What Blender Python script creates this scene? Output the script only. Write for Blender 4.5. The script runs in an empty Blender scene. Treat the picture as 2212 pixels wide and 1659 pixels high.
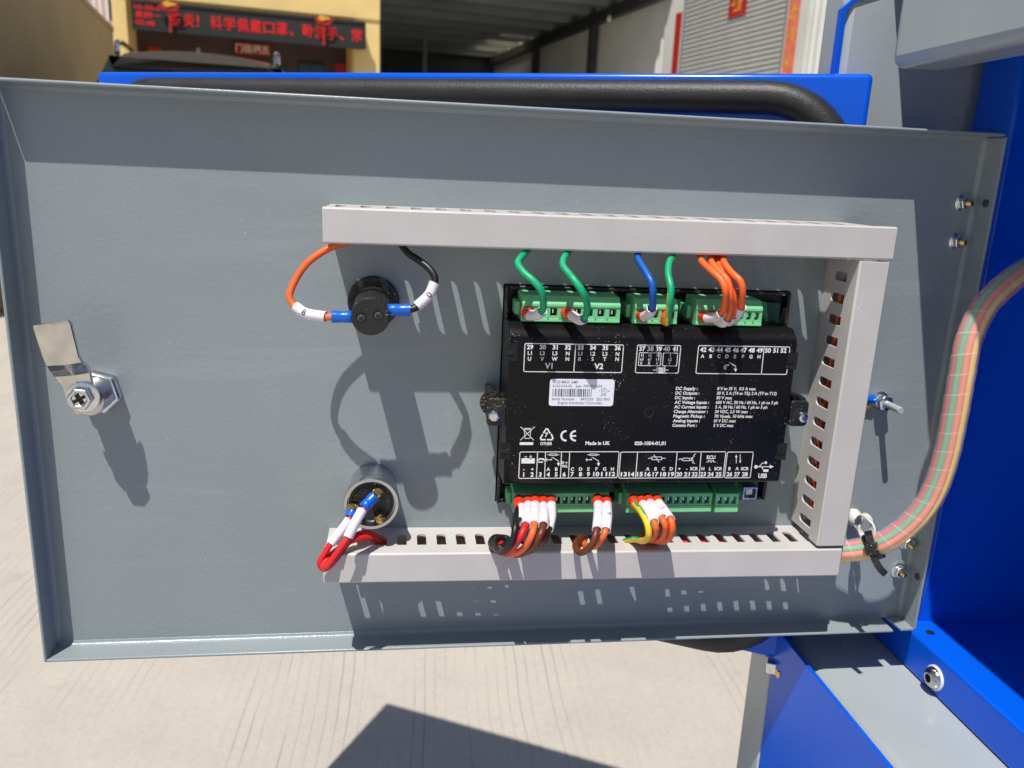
import bpy, bmesh, math, random
from mathutils import Vector, Matrix
random.seed(7)
R_ = math.radians
scene = bpy.context.scene

# ------------------------------------------------------------------ camera
GROUND = -0.62                       # ground level in panel coordinates (u right, v up, w out of the door)
CAM = Vector((0.21281, 0.29968, 0.48814))
RIGHT = Vector((0.99064284, 0.04274877, 0.1296121))
DOWN = Vector((0.0086503, -0.96743667, 0.25296533))
FWD = Vector((0.13620546, -0.24947711, -0.95875401))
FOC = 1755.58                        # focal length for a picture 2212 wide
def world(p):                        # panel coordinates -> world
    return Vector((p[0], -p[2], p[1] - GROUND))
def wdir(p):
    return Vector((p[0], -p[2], p[1]))
cam = bpy.data.cameras.new('camera')
cam.sensor_width = 36.0
cam.lens = FOC / 2212.0 * 36.0
cam.clip_start = 0.02
cam.clip_end = 400.0
cam.dof.use_dof = True
cam.dof.focus_distance = 0.50
cam.dof.aperture_fstop = 13.0
cam_o = bpy.data.objects.new('camera', cam)
scene.collection.objects.link(cam_o)
rx, up, bk = wdir(RIGHT), -wdir(DOWN), -wdir(FWD)
cam_o.matrix_world = Matrix(((rx.x, up.x, bk.x, 0), (rx.y, up.y, bk.y, 0), (rx.z, up.z, bk.z, 0), (0, 0, 0, 1)))
cam_o.location = world(CAM)
scene.camera = cam_o

# ------------------------------------------------------------------ light
SUN = Vector((0.575, -2.32, -1.0)).normalized()      # direction the light travels, panel coordinates
sd = wdir(SUN)
elev = math.asin(-sd.z)
azim = math.atan2(-sd.x, -sd.y)
wld = bpy.data.worlds.new('World'); scene.world = wld; wld.use_nodes = True
nt = wld.node_tree; nt.nodes.clear()
sky = nt.nodes.new('ShaderNodeTexSky'); sky.sky_type = 'NISHITA'; sky.sun_disc = False
sky.sun_elevation = elev; sky.sun_rotation = azim
sky.air_density = 1.0; sky.dust_density = 0.8; sky.ozone_density = 1.0
bgn = nt.nodes.new('ShaderNodeBackground'); bgn.inputs['Strength'].default_value = 0.078
wo = nt.nodes.new('ShaderNodeOutputWorld')
nt.links.new(sky.outputs[0], bgn.inputs[0]); nt.links.new(bgn.outputs[0], wo.inputs[0])
sl = bpy.data.lights.new('sun', 'SUN'); sl.energy = 5.0; sl.angle = R_(0.53); sl.color = (1.0, 0.95, 0.88)
so = bpy.data.objects.new('sun', sl); scene.collection.objects.link(so)
so.rotation_euler = sd.to_track_quat('-Z', 'Y').to_euler(); so.location = (-3, -4, 9)
scene.view_settings.view_transform = 'Standard'
scene.view_settings.look = 'None'
scene.view_settings.exposure = 0.0
scene.view_settings.gamma = 1.0
scene.view_settings.use_curve_mapping = False
scene.render.engine = 'CYCLES'
scene.cycles.max_bounces = 8
scene.cycles.transparent_max_bounces = 16
scene.cycles.use_denoising = True

# ------------------------------------------------------------------ pixel rays -> panel coordinates
def ray(x, y):
    a, b = (x - 1106.0) / FOC, (y - 829.5) / FOC
    return RIGHT * a + DOWN * b + FWD
def U(x, y, w=0.0):                  # point on the plane w = const seen at picture position x, y
    r = ray(x, y); return CAM + r * ((w - CAM.z) / r.z)
TH = R_(10.1)                        # the yard behind is turned by this much against the door
BA = Vector((math.cos(TH), 0, -math.sin(TH))); BB = Vector((-math.sin(TH), 0, -math.cos(TH)))
def bg(x, y, t=None, s=None):        # -> (s across, t away, height) in the yard frame
    r = ray(x, y); rs, rt = r.dot(BA), r.dot(BB)
    k = t / rt if t is not None else s / rs
    return Vector((rs * k, rt * k, CAM.y + r.y * k - GROUND))
def Y(s, t, h):                      # yard frame -> panel coordinates
    p = CAM + BA * s + BB * t; return Vector((p.x, h + GROUND, p.z))

# ------------------------------------------------------------------ materials
def mat(name, col, rough=0.5, metal=0.0, var=0.0, vscale=20.0, bump=0.0, bscale=400.0, spec=0.5, coat=0.0,
        trans=0.0, emit=None, estr=0.0, dust=0.0, dscale=300.0, alpha=1.0, dcol=(0.55, 0.52, 0.45), rvar=0.0, smear=0.0):
    m = bpy.data.materials.new(name); m.use_nodes = True
    n = m.node_tree; b = n.nodes['Principled BSDF']
    b.inputs['Base Color'].default_value = (*col, 1); b.inputs['Roughness'].default_value = rough
    b.inputs['Metallic'].default_value = metal; b.inputs['Specular IOR Level'].default_value = spec
    b.inputs['Coat Weight'].default_value = coat; b.inputs['Coat Roughness'].default_value = 0.08
    b.inputs['Transmission Weight'].default_value = trans; b.inputs['Alpha'].default_value = alpha
    if emit: b.inputs['Emission Color'].default_value = (*emit, 1); b.inputs['Emission Strength'].default_value = estr
    tc = n.nodes.new('ShaderNodeTexCoord')
    last = None
    if var > 0:
        no = n.nodes.new('ShaderNodeTexNoise'); no.inputs['Scale'].default_value = vscale; no.inputs['Detail'].default_value = 6
        n.links.new(tc.outputs['Object'], no.inputs['Vector'])
        mr = n.nodes.new('ShaderNodeMapRange'); mr.inputs[1].default_value = 0.3; mr.inputs[2].default_value = 0.7
        mr.inputs[3].default_value = 1 - var; mr.inputs[4].default_value = 1 + var
        n.links.new(no.outputs['Fac'], mr.inputs[0])
        mx = n.nodes.new('ShaderNodeVectorMath'); mx.operation = 'SCALE'; mx.inputs[0].default_value = col
        n.links.new(mr.outputs[0], mx.inputs['Scale']); last = mx.outputs[0]
        mr2 = n.nodes.new('ShaderNodeMapRange'); mr2.inputs[1].default_value = 0.3; mr2.inputs[2].default_value = 0.7
        mr2.inputs[3].default_value = max(0.02, rough - var * 0.25 - rvar); mr2.inputs[4].default_value = min(1, rough + var * 0.25 + rvar)
        n.links.new(no.outputs['Fac'], mr2.inputs[0]); n.links.new(mr2.outputs[0], b.inputs['Roughness'])
    if dust > 0:
        d1 = n.nodes.new('ShaderNodeTexNoise'); d1.inputs['Scale'].default_value = dscale; d1.inputs['Detail'].default_value = 1
        d2 = n.nodes.new('ShaderNodeTexNoise'); d2.inputs['Scale'].default_value = dscale / 28; d2.inputs['Detail'].default_value = 3
        for d in (d1, d2): n.links.new(tc.outputs['Object'], d.inputs['Vector'])
        ad = n.nodes.new('ShaderNodeMath'); ad.operation = 'MULTIPLY_ADD'; ad.inputs[1].default_value = 0.35
        n.links.new(d2.outputs['Fac'], ad.inputs[0]); n.links.new(d1.outputs['Fac'], ad.inputs[2])
        st = n.nodes.new('ShaderNodeMapRange'); st.inputs[1].default_value = dust; st.inputs[2].default_value = dust + 0.03
        st.inputs[3].default_value = 0; st.inputs[4].default_value = 0.75
        n.links.new(ad.outputs[0], st.inputs[0])
        mix = n.nodes.new('ShaderNodeMix'); mix.data_type = 'RGBA'
        n.links.new(st.outputs[0], mix.inputs['Factor']); mix.inputs['B'].default_value = (*dcol, 1)
        if last: n.links.new(last, mix.inputs['A'])
        else: mix.inputs['A'].default_value = (*col, 1)
        last = mix.outputs['Result']
    if smear > 0:
        mp = n.nodes.new('ShaderNodeMapping'); mp.inputs['Rotation'].default_value = (0.2, 0.9, 0.1); mp.inputs['Scale'].default_value = (3, 3, 26)
        n.links.new(tc.outputs['Object'], mp.inputs[0])
        sn = n.nodes.new('ShaderNodeTexNoise'); sn.inputs['Scale'].default_value = 1.6; sn.inputs['Detail'].default_value = 7; sn.inputs['Roughness'].default_value = 0.7
        sn.inputs['Distortion'].default_value = 0.6; n.links.new(mp.outputs[0], sn.inputs['Vector'])
        sr = n.nodes.new('ShaderNodeMapRange'); sr.inputs[1].default_value = 0.55; sr.inputs[2].default_value = 0.72; sr.inputs[4].default_value = smear
        n.links.new(sn.outputs['Fac'], sr.inputs[0])
        sm = n.nodes.new('ShaderNodeMix'); sm.data_type = 'RGBA'; sm.inputs['B'].default_value = (0.55, 0.55, 0.53, 1)
        n.links.new(sr.outputs[0], sm.inputs['Factor'])
        if last: n.links.new(last, sm.inputs['A'])
        else: sm.inputs['A'].default_value = (*col, 1)
        last = sm.outputs['Result']
    if last: n.links.new(last, b.inputs['Base Color'])
    if bump > 0:
        bn = n.nodes.new('ShaderNodeTexNoise'); bn.inputs['Scale'].default_value = bscale; bn.inputs['Detail'].default_value = 3
        n.links.new(tc.outputs['Object'], bn.inputs['Vector'])
        bp = n.nodes.new('ShaderNodeBump'); bp.inputs['Strength'].default_value = bump; bp.inputs['Distance'].default_value = 0.002
        n.links.new(bn.outputs['Fac'], bp.inputs['Height']); n.links.new(bp.outputs[0], b.inputs['Normal'])
    return m
MT = {}
MT['grey'] = mat('grey_powder_coat', (0.248, 0.288, 0.307), 0.32, var=0.055, vscale=7, bump=0.10, bscale=420, dust=0.935, dscale=800, dcol=(0.55, 0.55, 0.54), rvar=0.10, smear=0.10)
MT['grey2'] = mat('grey_frame_paint', (0.36, 0.40, 0.415), 0.26, smear=0.06, rvar=0.08, var=0.05, vscale=12, bump=0.02, bscale=180)
MT['blue'] = mat('blue_gloss_paint', (0.001, 0.095, 0.68), 0.22, var=0.05, vscale=6, bump=0.02, bscale=90, coat=0.0, spec=0.4, rvar=0.07)
MT['duct'] = mat('grey_pvc', (0.525, 0.505, 0.495), 0.42, var=0.04, vscale=30, bump=0.03, bscale=700, dust=0.93, dscale=900, dcol=(0.75, 0.75, 0.73))
MT['black'] = mat('black_plastic', (0.005, 0.005, 0.006), 0.32, var=0.2, vscale=40, bump=0.03, bscale=1500, dust=0.935, dscale=1300, spec=0.22)
MT['blackp'] = mat('black_matt_plastic', (0.012, 0.012, 0.012), 0.42, dust=0.90, dscale=1200)
MT['print'] = mat('white_print', (0.80, 0.80, 0.79), 0.5, var=0.06, vscale=500)
MT['paper'] = mat('white_label', (0.80, 0.82, 0.90), 0.35)
MT['ink'] = mat('dark_label_ink', (0.06, 0.06, 0.09), 0.6)
MT['inkl'] = mat('faint_label_ink', (0.22, 0.21, 0.26), 0.6)
MT['green'] = mat('green_terminal_plastic', (0.175, 0.56, 0.26), 0.38, var=0.07, vscale=120, bump=0.02, bscale=900)
MT['pcb'] = mat('pcb_green', (0.005, 0.06, 0.035), 0.4, var=0.3, vscale=160)
MT['dark'] = mat('cavity_shade_black', (0.004, 0.004, 0.004), 0.8)  # near-black stands in for the shade inside holes and recesses
MT['w_orange'] = mat('orange_pvc', (0.84, 0.135, 0.025), 0.42, var=0.06, vscale=120, bump=0.03, bscale=500)
MT['w_red'] = mat('red_pvc', (0.66, 0.014, 0.018), 0.42, var=0.06, vscale=120, bump=0.03, bscale=500)
MT['w_green'] = mat('green_pvc', (0.0, 0.36, 0.15), 0.42, var=0.06, vscale=120)
MT['w_blue'] = mat('blue_pvc', (0.002, 0.09, 0.45), 0.42, var=0.06, vscale=120)
MT['w_black'] = mat('black_pvc', (0.008, 0.008, 0.008), 0.42, var=0.06, vscale=120)
MT['w_brown'] = mat('brown_pvc', (0.135, 0.032, 0.010), 0.42, var=0.06, vscale=120)
MT['w_yellow'] = mat('yellow_pvc', (0.80, 0.56, 0.01), 0.42, var=0.06, vscale=120)
MT['sleeve'] = mat('white_marker_sleeve', (0.78, 0.72, 0.76), 0.35)
MT['ferrule'] = mat('orange_red_ferrule', (0.75, 0.045, 0.012), 0.35, bump=0.05, bscale=800)
MT['crimp'] = mat('blue_crimp', (0.0, 0.12, 0.62), 0.28, bump=0.12, bscale=350)
MT['zinc'] = mat('zinc_plated_steel', (0.72, 0.73, 0.74), 0.24, metal=1.0, var=0.12, vscale=150, bump=0.08, bscale=300)
MT['chrome'] = mat('bright_cam_steel', (0.62, 0.61, 0.58), 0.17, metal=1.0, var=0.18, vscale=90, bump=0.10, bscale=140)
MT['brass'] = mat('brass', (0.70, 0.47, 0.17), 0.25, metal=1.0, var=0.15, vscale=300, bump=0.1, bscale=500)
MT['can'] = mat('grey_zinc_can', (0.58, 0.59, 0.60), 0.30, metal=1.0, var=0.1, vscale=60, bump=0.03, bscale=500)
MT['rubber'] = mat('black_rubber_seal', (0.022, 0.021, 0.021), 0.50, var=0.15, vscale=40, bump=0.15, bscale=500)
MT['nylon'] = mat('natural_nylon', (0.62, 0.62, 0.60), 0.4, bump=0.1, bscale=300)
def two_sided_wrap():
    m = bpy.data.materials.new('clear_spiral_wrap'); m.use_nodes = True; n = m.node_tree
    b = n.nodes['Principled BSDF']; b.inputs['Base Color'].default_value = (0.92, 0.84, 0.82, 1); b.inputs['Roughness'].default_value = 0.16
    tr = n.nodes.new('ShaderNodeBsdfTransparent'); mx = n.nodes.new('ShaderNodeMixShader'); mx.inputs[0].default_value = 0.27
    n.links.new(tr.outputs[0], mx.inputs[1]); n.links.new(b.outputs[0], mx.inputs[2])
    n.links.new(mx.outputs[0], n.nodes['Material Output'].inputs['Surface']); return m
MT['wrap'] = two_sided_wrap()
MT['yellow'] = mat('yellow_stucco', (0.90, 0.66, 0.27), 0.85, var=0.06, vscale=3, bump=0.1, bscale=60)
MT['tan'] = mat('tan_render', (0.50, 0.38, 0.21), 0.9, var=0.08, vscale=2, bump=0.2, bscale=40)
MT['maroon'] = mat('maroon_shutter', (0.075, 0.045, 0.05), 0.6, var=0.15, vscale=4)
MT['glassd'] = mat('dark_glass', (0.02, 0.03, 0.03), 0.08)
MT['ledcase'] = mat('sign_case', (0.018, 0.022, 0.02), 0.6)
MT['led'] = mat('red_led', (0.3, 0.0, 0.0), 0.5, emit=(1.0, 0.02, 0.03), estr=0.42)
MT['redpaper'] = mat('red_paper', (0.45, 0.018, 0.012), 0.6, var=0.2, vscale=12)
MT['redfaded'] = mat('sun_faded_red_paper', (0.78, 0.20, 0.11), 0.6, var=0.15, vscale=9)
MT['goldink'] = mat('gold_ink', (0.75, 0.42, 0.05), 0.5)
MT['whiteink'] = mat('pale_ink', (0.72, 0.66, 0.58), 0.6)
MT['sheet'] = mat('pale_corrugated_sheet', (0.72, 0.72, 0.68), 0.5, var=0.08, vscale=1.5)
MT['sheetd'] = mat('grey_roof_sheet', (0.24, 0.26, 0.27), 0.6, var=0.2, vscale=0.8)
MT['steel'] = mat('dark_painted_steel', (0.05, 0.055, 0.06), 0.6, var=0.2, vscale=4)
MT['shutter'] = mat('grey_shutter_slat', (0.44, 0.44, 0.42), 0.45, var=0.06, vscale=3)
MT['carpaint'] = mat('bronze_car_paint', (0.10, 0.075, 0.055), 0.22, coat=1.0, metal=0.3)
MT['tyre'] = mat('tyre_rubber', (0.02, 0.02, 0.02), 0.8)
MT['pink'] = mat('pink_render', (0.62, 0.40, 0.33), 0.85, var=0.1, vscale=2)
MT['cloth'] = mat('white_cloth', (0.72, 0.73, 0.78), 0.8, var=0.1, vscale=8)
MT['whitepaint'] = mat('white_rail_paint', (0.75, 0.75, 0.73), 0.5)
MT['skylight'] = None
def translucent(name, col):
    m = bpy.data.materials.new(name); m.use_nodes = True; n = m.node_tree
    t = n.nodes.new('ShaderNodeBsdfTranslucent'); t.inputs[0].default_value = (*col, 1)
    n.links.new(t.outputs[0], n.nodes['Material Output'].inputs['Surface']); return m
MT['skylight'] = translucent('translucent_roof_sheet', (0.75, 0.72, 0.6))
def concrete():
    m = bpy.data.materials.new('brushed_concrete'); m.use_nodes = True; n = m.node_tree; L = n.links.new
    b = n.nodes['Principled BSDF']; b.inputs['Roughness'].default_value = 0.85
    tc = n.nodes.new('ShaderNodeTexCoord')
    def noise(scale, det=5, rough=0.55, vec=None):
        x = n.nodes.new('ShaderNodeTexNoise'); x.inputs['Scale'].default_value = scale; x.inputs['Detail'].default_value = det
        x.inputs['Roughness'].default_value = rough; L(vec or tc.outputs['Object'], x.inputs['Vector']); return x.outputs['Fac']
    def rng(v, a, bb, c, d):
        x = n.nodes.new('ShaderNodeMapRange'); x.inputs[1].default_value = a; x.inputs[2].default_value = bb
        x.inputs[3].default_value = c; x.inputs[4].default_value = d; L(v, x.inputs[0]); return x.outputs[0]
    def math2(op, a, bb):
        x = n.nodes.new('ShaderNodeMath'); x.operation = op
        for i, v in enumerate((a, bb)):
            if isinstance(v, float): x.inputs[i].default_value = v
            else: L(v, x.inputs[i])
        return x.outputs[0]
    cr = n.nodes.new('ShaderNodeValToRGB'); e = cr.color_ramp.elements
    e[0].position = 0.30; e[0].color = (0.385, 0.355, 0.305, 1); e[1].position = 0.72; e[1].color = (0.535, 0.49, 0.42, 1)
    L(math2('ADD', math2('MULTIPLY', noise(4, 9, 0.7), 0.5), math2('MULTIPLY', noise(90, 6, 0.8), 0.5)), cr.inputs[0])
    # tined grooves running away from the camera, in patches
    mp = n.nodes.new('ShaderNodeMapping'); mp.inputs['Rotation'].default_value = (0, 0, R_(1.5)); L(tc.outputs['Object'], mp.inputs[0])
    sx = n.nodes.new('ShaderNodeSeparateXYZ'); L(mp.outputs[0], sx.inputs[0])
    wob = math2('MULTIPLY', math2('SUBTRACT', noise(2.2, 2), 0.5), 0.03)
    xx = math2('ADD', sx.outputs[0], wob)
    fr = math2('FRACT', math2('MULTIPLY', xx, 1 / 0.0195), 0.0)
    dist = math2('ABSOLUTE', math2('SUBTRACT', fr, 0.5), 0.0)
    line = rng(dist, 0.0, 0.085, 1.0, 0.0)
    mp2 = n.nodes.new('ShaderNodeMapping'); mp2.inputs['Scale'].default_value = (14, 1.6, 1); L(mp.outputs[0], mp2.inputs[0])
    patch = rng(noise(1.0, 3, 0.6, mp2.outputs[0]), 0.44, 0.66, 0.0, 1.0)
    mp3 = n.nodes.new('ShaderNodeMapping'); mp3.inputs['Scale'].default_value = (2.2, 0.5, 1); L(mp.outputs[0], mp3.inputs[0])
    patch2 = rng(noise(1.0, 2, 0.5, mp3.outputs[0]), 0.39, 0.55, 0.0, 1.0)
    g = math2('MULTIPLY', math2('MULTIPLY', line, patch), patch2)
    mx = n.nodes.new('ShaderNodeMix'); mx.data_type = 'RGBA'; mx.inputs['B'].default_value = (0.17, 0.155, 0.13, 1)
    L(math2('MULTIPLY', g, 0.85), mx.inputs['Factor']); L(cr.outputs[0], mx.inputs['A'])
    # stains and specks
    st = rng(noise(9, 3, 0.5), 0.66, 0.78, 0.0, 0.35)
    mx2 = n.nodes.new('ShaderNodeMix'); mx2.data_type = 'RGBA'; mx2.inputs['B'].default_value = (0.23, 0.21, 0.18, 1)
    L(st, mx2.inputs['Factor']); L(mx.outputs['Result'], mx2.inputs['A'])
    sp = rng(noise(150, 2), 0.70, 0.74, 0.0, 0.65)
    mx3 = n.nodes.new('ShaderNodeMix'); mx3.data_type = 'RGBA'; mx3.inputs['B'].default_value = (0.14, 0.12, 0.10, 1)
    L(sp, mx3.inputs['Factor']); L(mx2.outputs['Result'], mx3.inputs['A'])
    L(mx3.outputs['Result'], b.inputs['Base Color'])
    bp = n.nodes.new('ShaderNodeBump'); bp.inputs['Strength'].default_value = 0.35; bp.inputs['Distance'].default_value = 0.004
    L(math2('SUBTRACT', math2('MULTIPLY', noise(220, 4), 0.5), g), bp.inputs['Height']); L(bp.outputs[0], b.inputs['Normal'])
    return m
MT['concrete'] = concrete()

# ------------------------------------------------------------------ mesh builder (panel coordinates)
class MB:
    def __init__(s): s.v = []; s.f = []; s.m = []
    def add(s, verts, faces, mi=0):
        o = len(s.v); s.v += [Vector(v) for v in verts]
        for f in faces: s.f.append([i + o for i in f]); s.m.append(mi)
        return s
    def quad(s, a, b, c, d, mi=0): return s.add([a, b, c, d], [(0, 1, 2, 3)], mi)
    def hexa(s, p, mi=0):            # 8 corners: 0-3 one end ring, 4-7 the other
        return s.add(p, [(0, 1, 2, 3), (7, 6, 5, 4), (0, 4, 5, 1), (1, 5, 6, 2), (2, 6, 7, 3), (3, 7, 4, 0)], mi)
    def box(s, a, b, mi=0, T=None):
        T = T or (lambda x, y, z: Vector((x, y, z)))
        x0, x1 = sorted((a[0], b[0])); y0, y1 = sorted((a[1], b[1])); z0, z1 = sorted((a[2], b[2]))
        return s.hexa([T(x0, y0, z0), T(x1, y0, z0), T(x1, y1, z0), T(x0, y1, z0), T(x0, y0, z1), T(x1, y0, z1), T(x1, y1, z1), T(x0, y1, z1)], mi)
    def prism(s, ring0, ring1, mi=0, caps=True):
        n = len(ring0); f = [(i, (i + 1) % n, n + (i + 1) % n, n + i) for i in range(n)]
        if caps: f += [tuple(range(n))[::-1], tuple(range(n, 2 * n))]
        return s.add(list(ring0) + list(ring1), f, mi)
    def tube(s, path, r, n=12, caps=True, mi=0, mfn=None, up=None):
        path = [Vector(p) for p in path]; rr = r if isinstance(r, (list, tuple)) else [r] * len(path)
        fr = frames(path, up); vs = []
        for (p, t, a, b), q in zip(fr, rr):
            for k in range(n):
                an = 2 * math.pi * k / n; vs.append(p + (a * math.cos(an) + b * math.sin(an)) * q)
        o = len(s.v); s.v += vs
        for i in range(len(path) - 1):
            for k in range(n):
                s.f.append([o + i * n + k, o + i * n + (k + 1) % n, o + (i + 1) * n + (k + 1) % n, o + (i + 1) * n + k])
                s.m.append(mfn(i, k) if mfn else mi)
        if caps:
            s.f.append([o + k for k in range(n)][::-1]); s.m.append(mi)
            s.f.append([o + (len(path) - 1) * n + k for k in range(n)]); s.m.append(mi)
        return s
    def rings(s, c, prof, n=32, mi=0, ax=Vector((0, 0, 1)), ex=Vector((1, 0, 0)), hexn=None):  # lathe: prof = (distance along axis, radius)
        c = Vector(c); ey = ax.cross(ex).normalized(); vs = []
        for d, r in prof:
            for k in range(n):
                an = 2 * math.pi * (k + 0.5) / n; vs.append(c + ax * d + (ex * math.cos(an) + ey * math.sin(an)) * r)
        f = []
        for i in range(len(prof) - 1):
            for k in range(n): f.append((i * n + k, i * n + (k + 1) % n, (i + 1) * n + (k + 1) % n, (i + 1) * n + k))
        f += [tuple(range(n))[::-1], tuple(range((len(prof) - 1) * n, len(prof) * n))]
        return s.add(vs, f, mi)
    def cell(s, P, x0, x1, y0, y1, h, r, th, mi=0):   # a rectangle with one rounded opening, sheet thickness th
        hx0, hx1, hy0, hy1 = h; hole = []
        for cx, cy, a0 in ((hx1 - r, hy1 - r, 0), (hx0 + r, hy1 - r, 90), (hx0 + r, hy0 + r, 180), (hx1 - r, hy0 + r, 270)):
            for k in range(4):
                an = R_(a0 + 30 * k); hole.append((cx + r * math.cos(an), cy + r * math.sin(an)))
        out = [(x1, y1), (x0, y1), (x0, y0), (x1, y0)]
        vs = [P(x, y, 0) for x, y in hole] + [P(x, y, 0) for x, y in out] + [P(x, y, -th) for x, y in hole] + [P(x, y, -th) for x, y in out]
        f = []
        for g in range(4):
            for k in range(3):
                i, j = g * 4 + k, g * 4 + k + 1
                f += [(16 + g, j, i), (36 + g, 20 + i, 20 + j)]
            i, j, g2 = g * 4 + 3, (g * 4 + 4) % 16, (g + 1) % 4
            f += [(16 + g, 16 + g2, j, i), (36 + g2, 36 + g, 20 + i, 20 + j)]
            f.append((16 + g, 36 + g, 36 + g2, 16 + g2))
        for i in range(16): j = (i + 1) % 16; f.append((i, j, 20 + j, 20 + i))
        return s.add(vs, f, mi)
def frames(path, up=None):
    out = []; n = len(path); a = None
    for i, p in enumerate(path):
        t = (path[min(i + 1, n - 1)] - path[max(i - 1, 0)]).normalized()
        if a is None:
            a = Vector(up) if up else (Vector((0, 0, 1)) if abs(t.z) < 0.9 else Vector((1, 0, 0)))
        a = (a - t * a.dot(t)).normalized(); out.append((p, t, a, t.cross(a)))
    return out
def spline(pts, n=8):
    pts = [Vector(p) for p in pts]; out = []
    P = [pts[0] * 2 - pts[1]] + pts + [pts[-1] * 2 - pts[-2]]
    for i in range(1, len(P) - 2):
        p0, p1, p2, p3 = P[i - 1:i + 3]
        for k in range(n):
            t = k / n
            out.append(0.5 * (2 * p1 + (p2 - p0) * t + (2 * p0 - 5 * p1 + 4 * p2 - p3) * t * t + (3 * p1 - p0 - 3 * p2 + p3) * t ** 3))
    return out + [pts[-1]]
def W3(lst): return [U(x, y, w) for x, y, w in lst]

ROOT = {}
def thing(name, label, cat, base, group=None, kind=None):
    o = bpy.data.objects.new(name, None); scene.collection.objects.link(o); o.empty_display_size = 0.02
    o.location = world(base); ROOT[o] = o.location.copy()
    o['label'] = label; o['category'] = cat
    if group: o['group'] = group
    return o
def obj(name, mb, mats, parent=None, label=None, cat=None, group=None, kind=None, bev=0.0, seg=2, flat=False, ang=38):
    mats = mats if isinstance(mats, (list, tuple)) else [mats]
    org = ROOT[parent] if parent else (sum((world(v) for v in mb.v), Vector()) / max(1, len(mb.v)))
    me = bpy.data.meshes.new(name); bm = bmesh.new()
    vs = [bm.verts.new(world(v) - org) for v in mb.v]
    for f, mi in zip(mb.f, mb.m):
        try: fc = bm.faces.new([vs[i] for i in f]); fc.material_index = mi; fc.smooth = not flat
        except ValueError: pass
    if not flat: bmesh.ops.recalc_face_normals(bm, faces=bm.faces)
    lim = R_(ang)
    for e in bm.edges:
        if len(e.link_faces) == 2 and e.calc_face_angle(0) > lim: e.smooth = False
    bm.to_mesh(me); bm.free()
    for m in mats: me.materials.append(MT[m])
    o = bpy.data.objects.new(name, me); scene.collection.objects.link(o)
    if parent: o.parent = parent; ROOT[o] = org
    else: o.location = org; ROOT[o] = org
    if label: o['label'] = label
    if cat: o['category'] = cat
    if group: o['group'] = group
    if kind: o['kind'] = kind
    if bev:
        b = o.modifiers.new('bevel', 'BEVEL'); b.width = bev; b.segments = seg; b.limit_method = 'ANGLE'; b.angle_limit = R_(40)
        b.harden_normals = False
    return o

# ------------------------------------------------------------------ lettering
_tc = {}
def glyphs(s, bold=0.0):
    k = (s, bold)
    if k in _tc: return _tc[k]
    c = bpy.data.curves.new('tmp', 'FONT'); c.body = s; c.offset = bold; c.resolution_u = 3
    o = bpy.data.objects.new('tmp', c); scene.collection.objects.link(o)
    dg = bpy.context.evaluated_depsgraph_get(); ev = o.evaluated_get(dg); m = ev.to_mesh()
    vs = [(v.co.x, v.co.y) for v in m.vertices]; fs = [tuple(p.vertices) for p in m.polygons]
    ev.to_mesh_clear(); bpy.data.objects.remove(o); bpy.data.curves.remove(c)
    x0 = min(v[0] for v in vs); x1 = max(v[0] for v in vs)
    _tc[k] = ([((x - x0), y) for x, y in vs], fs, x1 - x0); return _tc[k]
CAPH = 0.69
def text(mb, s, P, x, y, h, width=None, align='l', bold=0.02, mi=0, slant=0.0, rot=0.0):
    """lettering with cap height h, baseline at x, y, on the surface P(x, y)"""
    vs, fs, wd = glyphs(s, bold); sy = h / CAPH; sx = width / wd if width else sy
    off = {'l': 0, 'c': -wd * sx / 2, 'r': -wd * sx}[align]
    ca, sa = math.cos(rot), math.sin(rot); out = []
    for a, b in vs:
        dx, dy = off + a * sx + b * sy * slant, b * sy
        out.append(P(x + dx * ca - dy * sa, y + dx * sa + dy * ca))
    mb.add(out, fs, mi)
def stroke(mb, pts, P, th, closed=False, mi=0):
    pts = [Vector((p[0], p[1], 0)) for p in pts]; n = len(pts)
    for i in range(n if closed else n - 1):
        a, b = pts[i], pts[(i + 1) % n]; d = (b - a)
        if d.length < 1e-9: continue
        d.normalize(); q = Vector((-d.y, d.x, 0)) * th / 2; e = d * th * 0.45
        z = 2e-5 * (1 + len(mb.f) % 5)
        mb.add([P(*(a - e + q)[:2], z), P(*(a - e - q)[:2], z), P(*(b + e - q)[:2], z), P(*(b + e + q)[:2], z)], [(0, 1, 2, 3)], mi)
def rrect(x0, y0, x1, y1, r, k=4):
    out = []
    for cx, cy, a0 in ((x1 - r, y1 - r, 0), (x0 + r, y1 - r, 90), (x0 + r, y0 + r, 180), (x1 - r, y0 + r, 270)):
        for i in range(k + 1): an = R_(a0 + 90 * i / k); out.append((cx + r * math.cos(an), cy + r * math.sin(an)))
    return out

# ================================================================== THE SETTING
g = MB(); g.quad((-60, GROUND, 60), (60, GROUND, 60), (60, GROUND, -90), (-60, GROUND, -90))
obj('ground', g, 'concrete', kind='structure')

TY = 11.5                                            # distance of the yellow front
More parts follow.
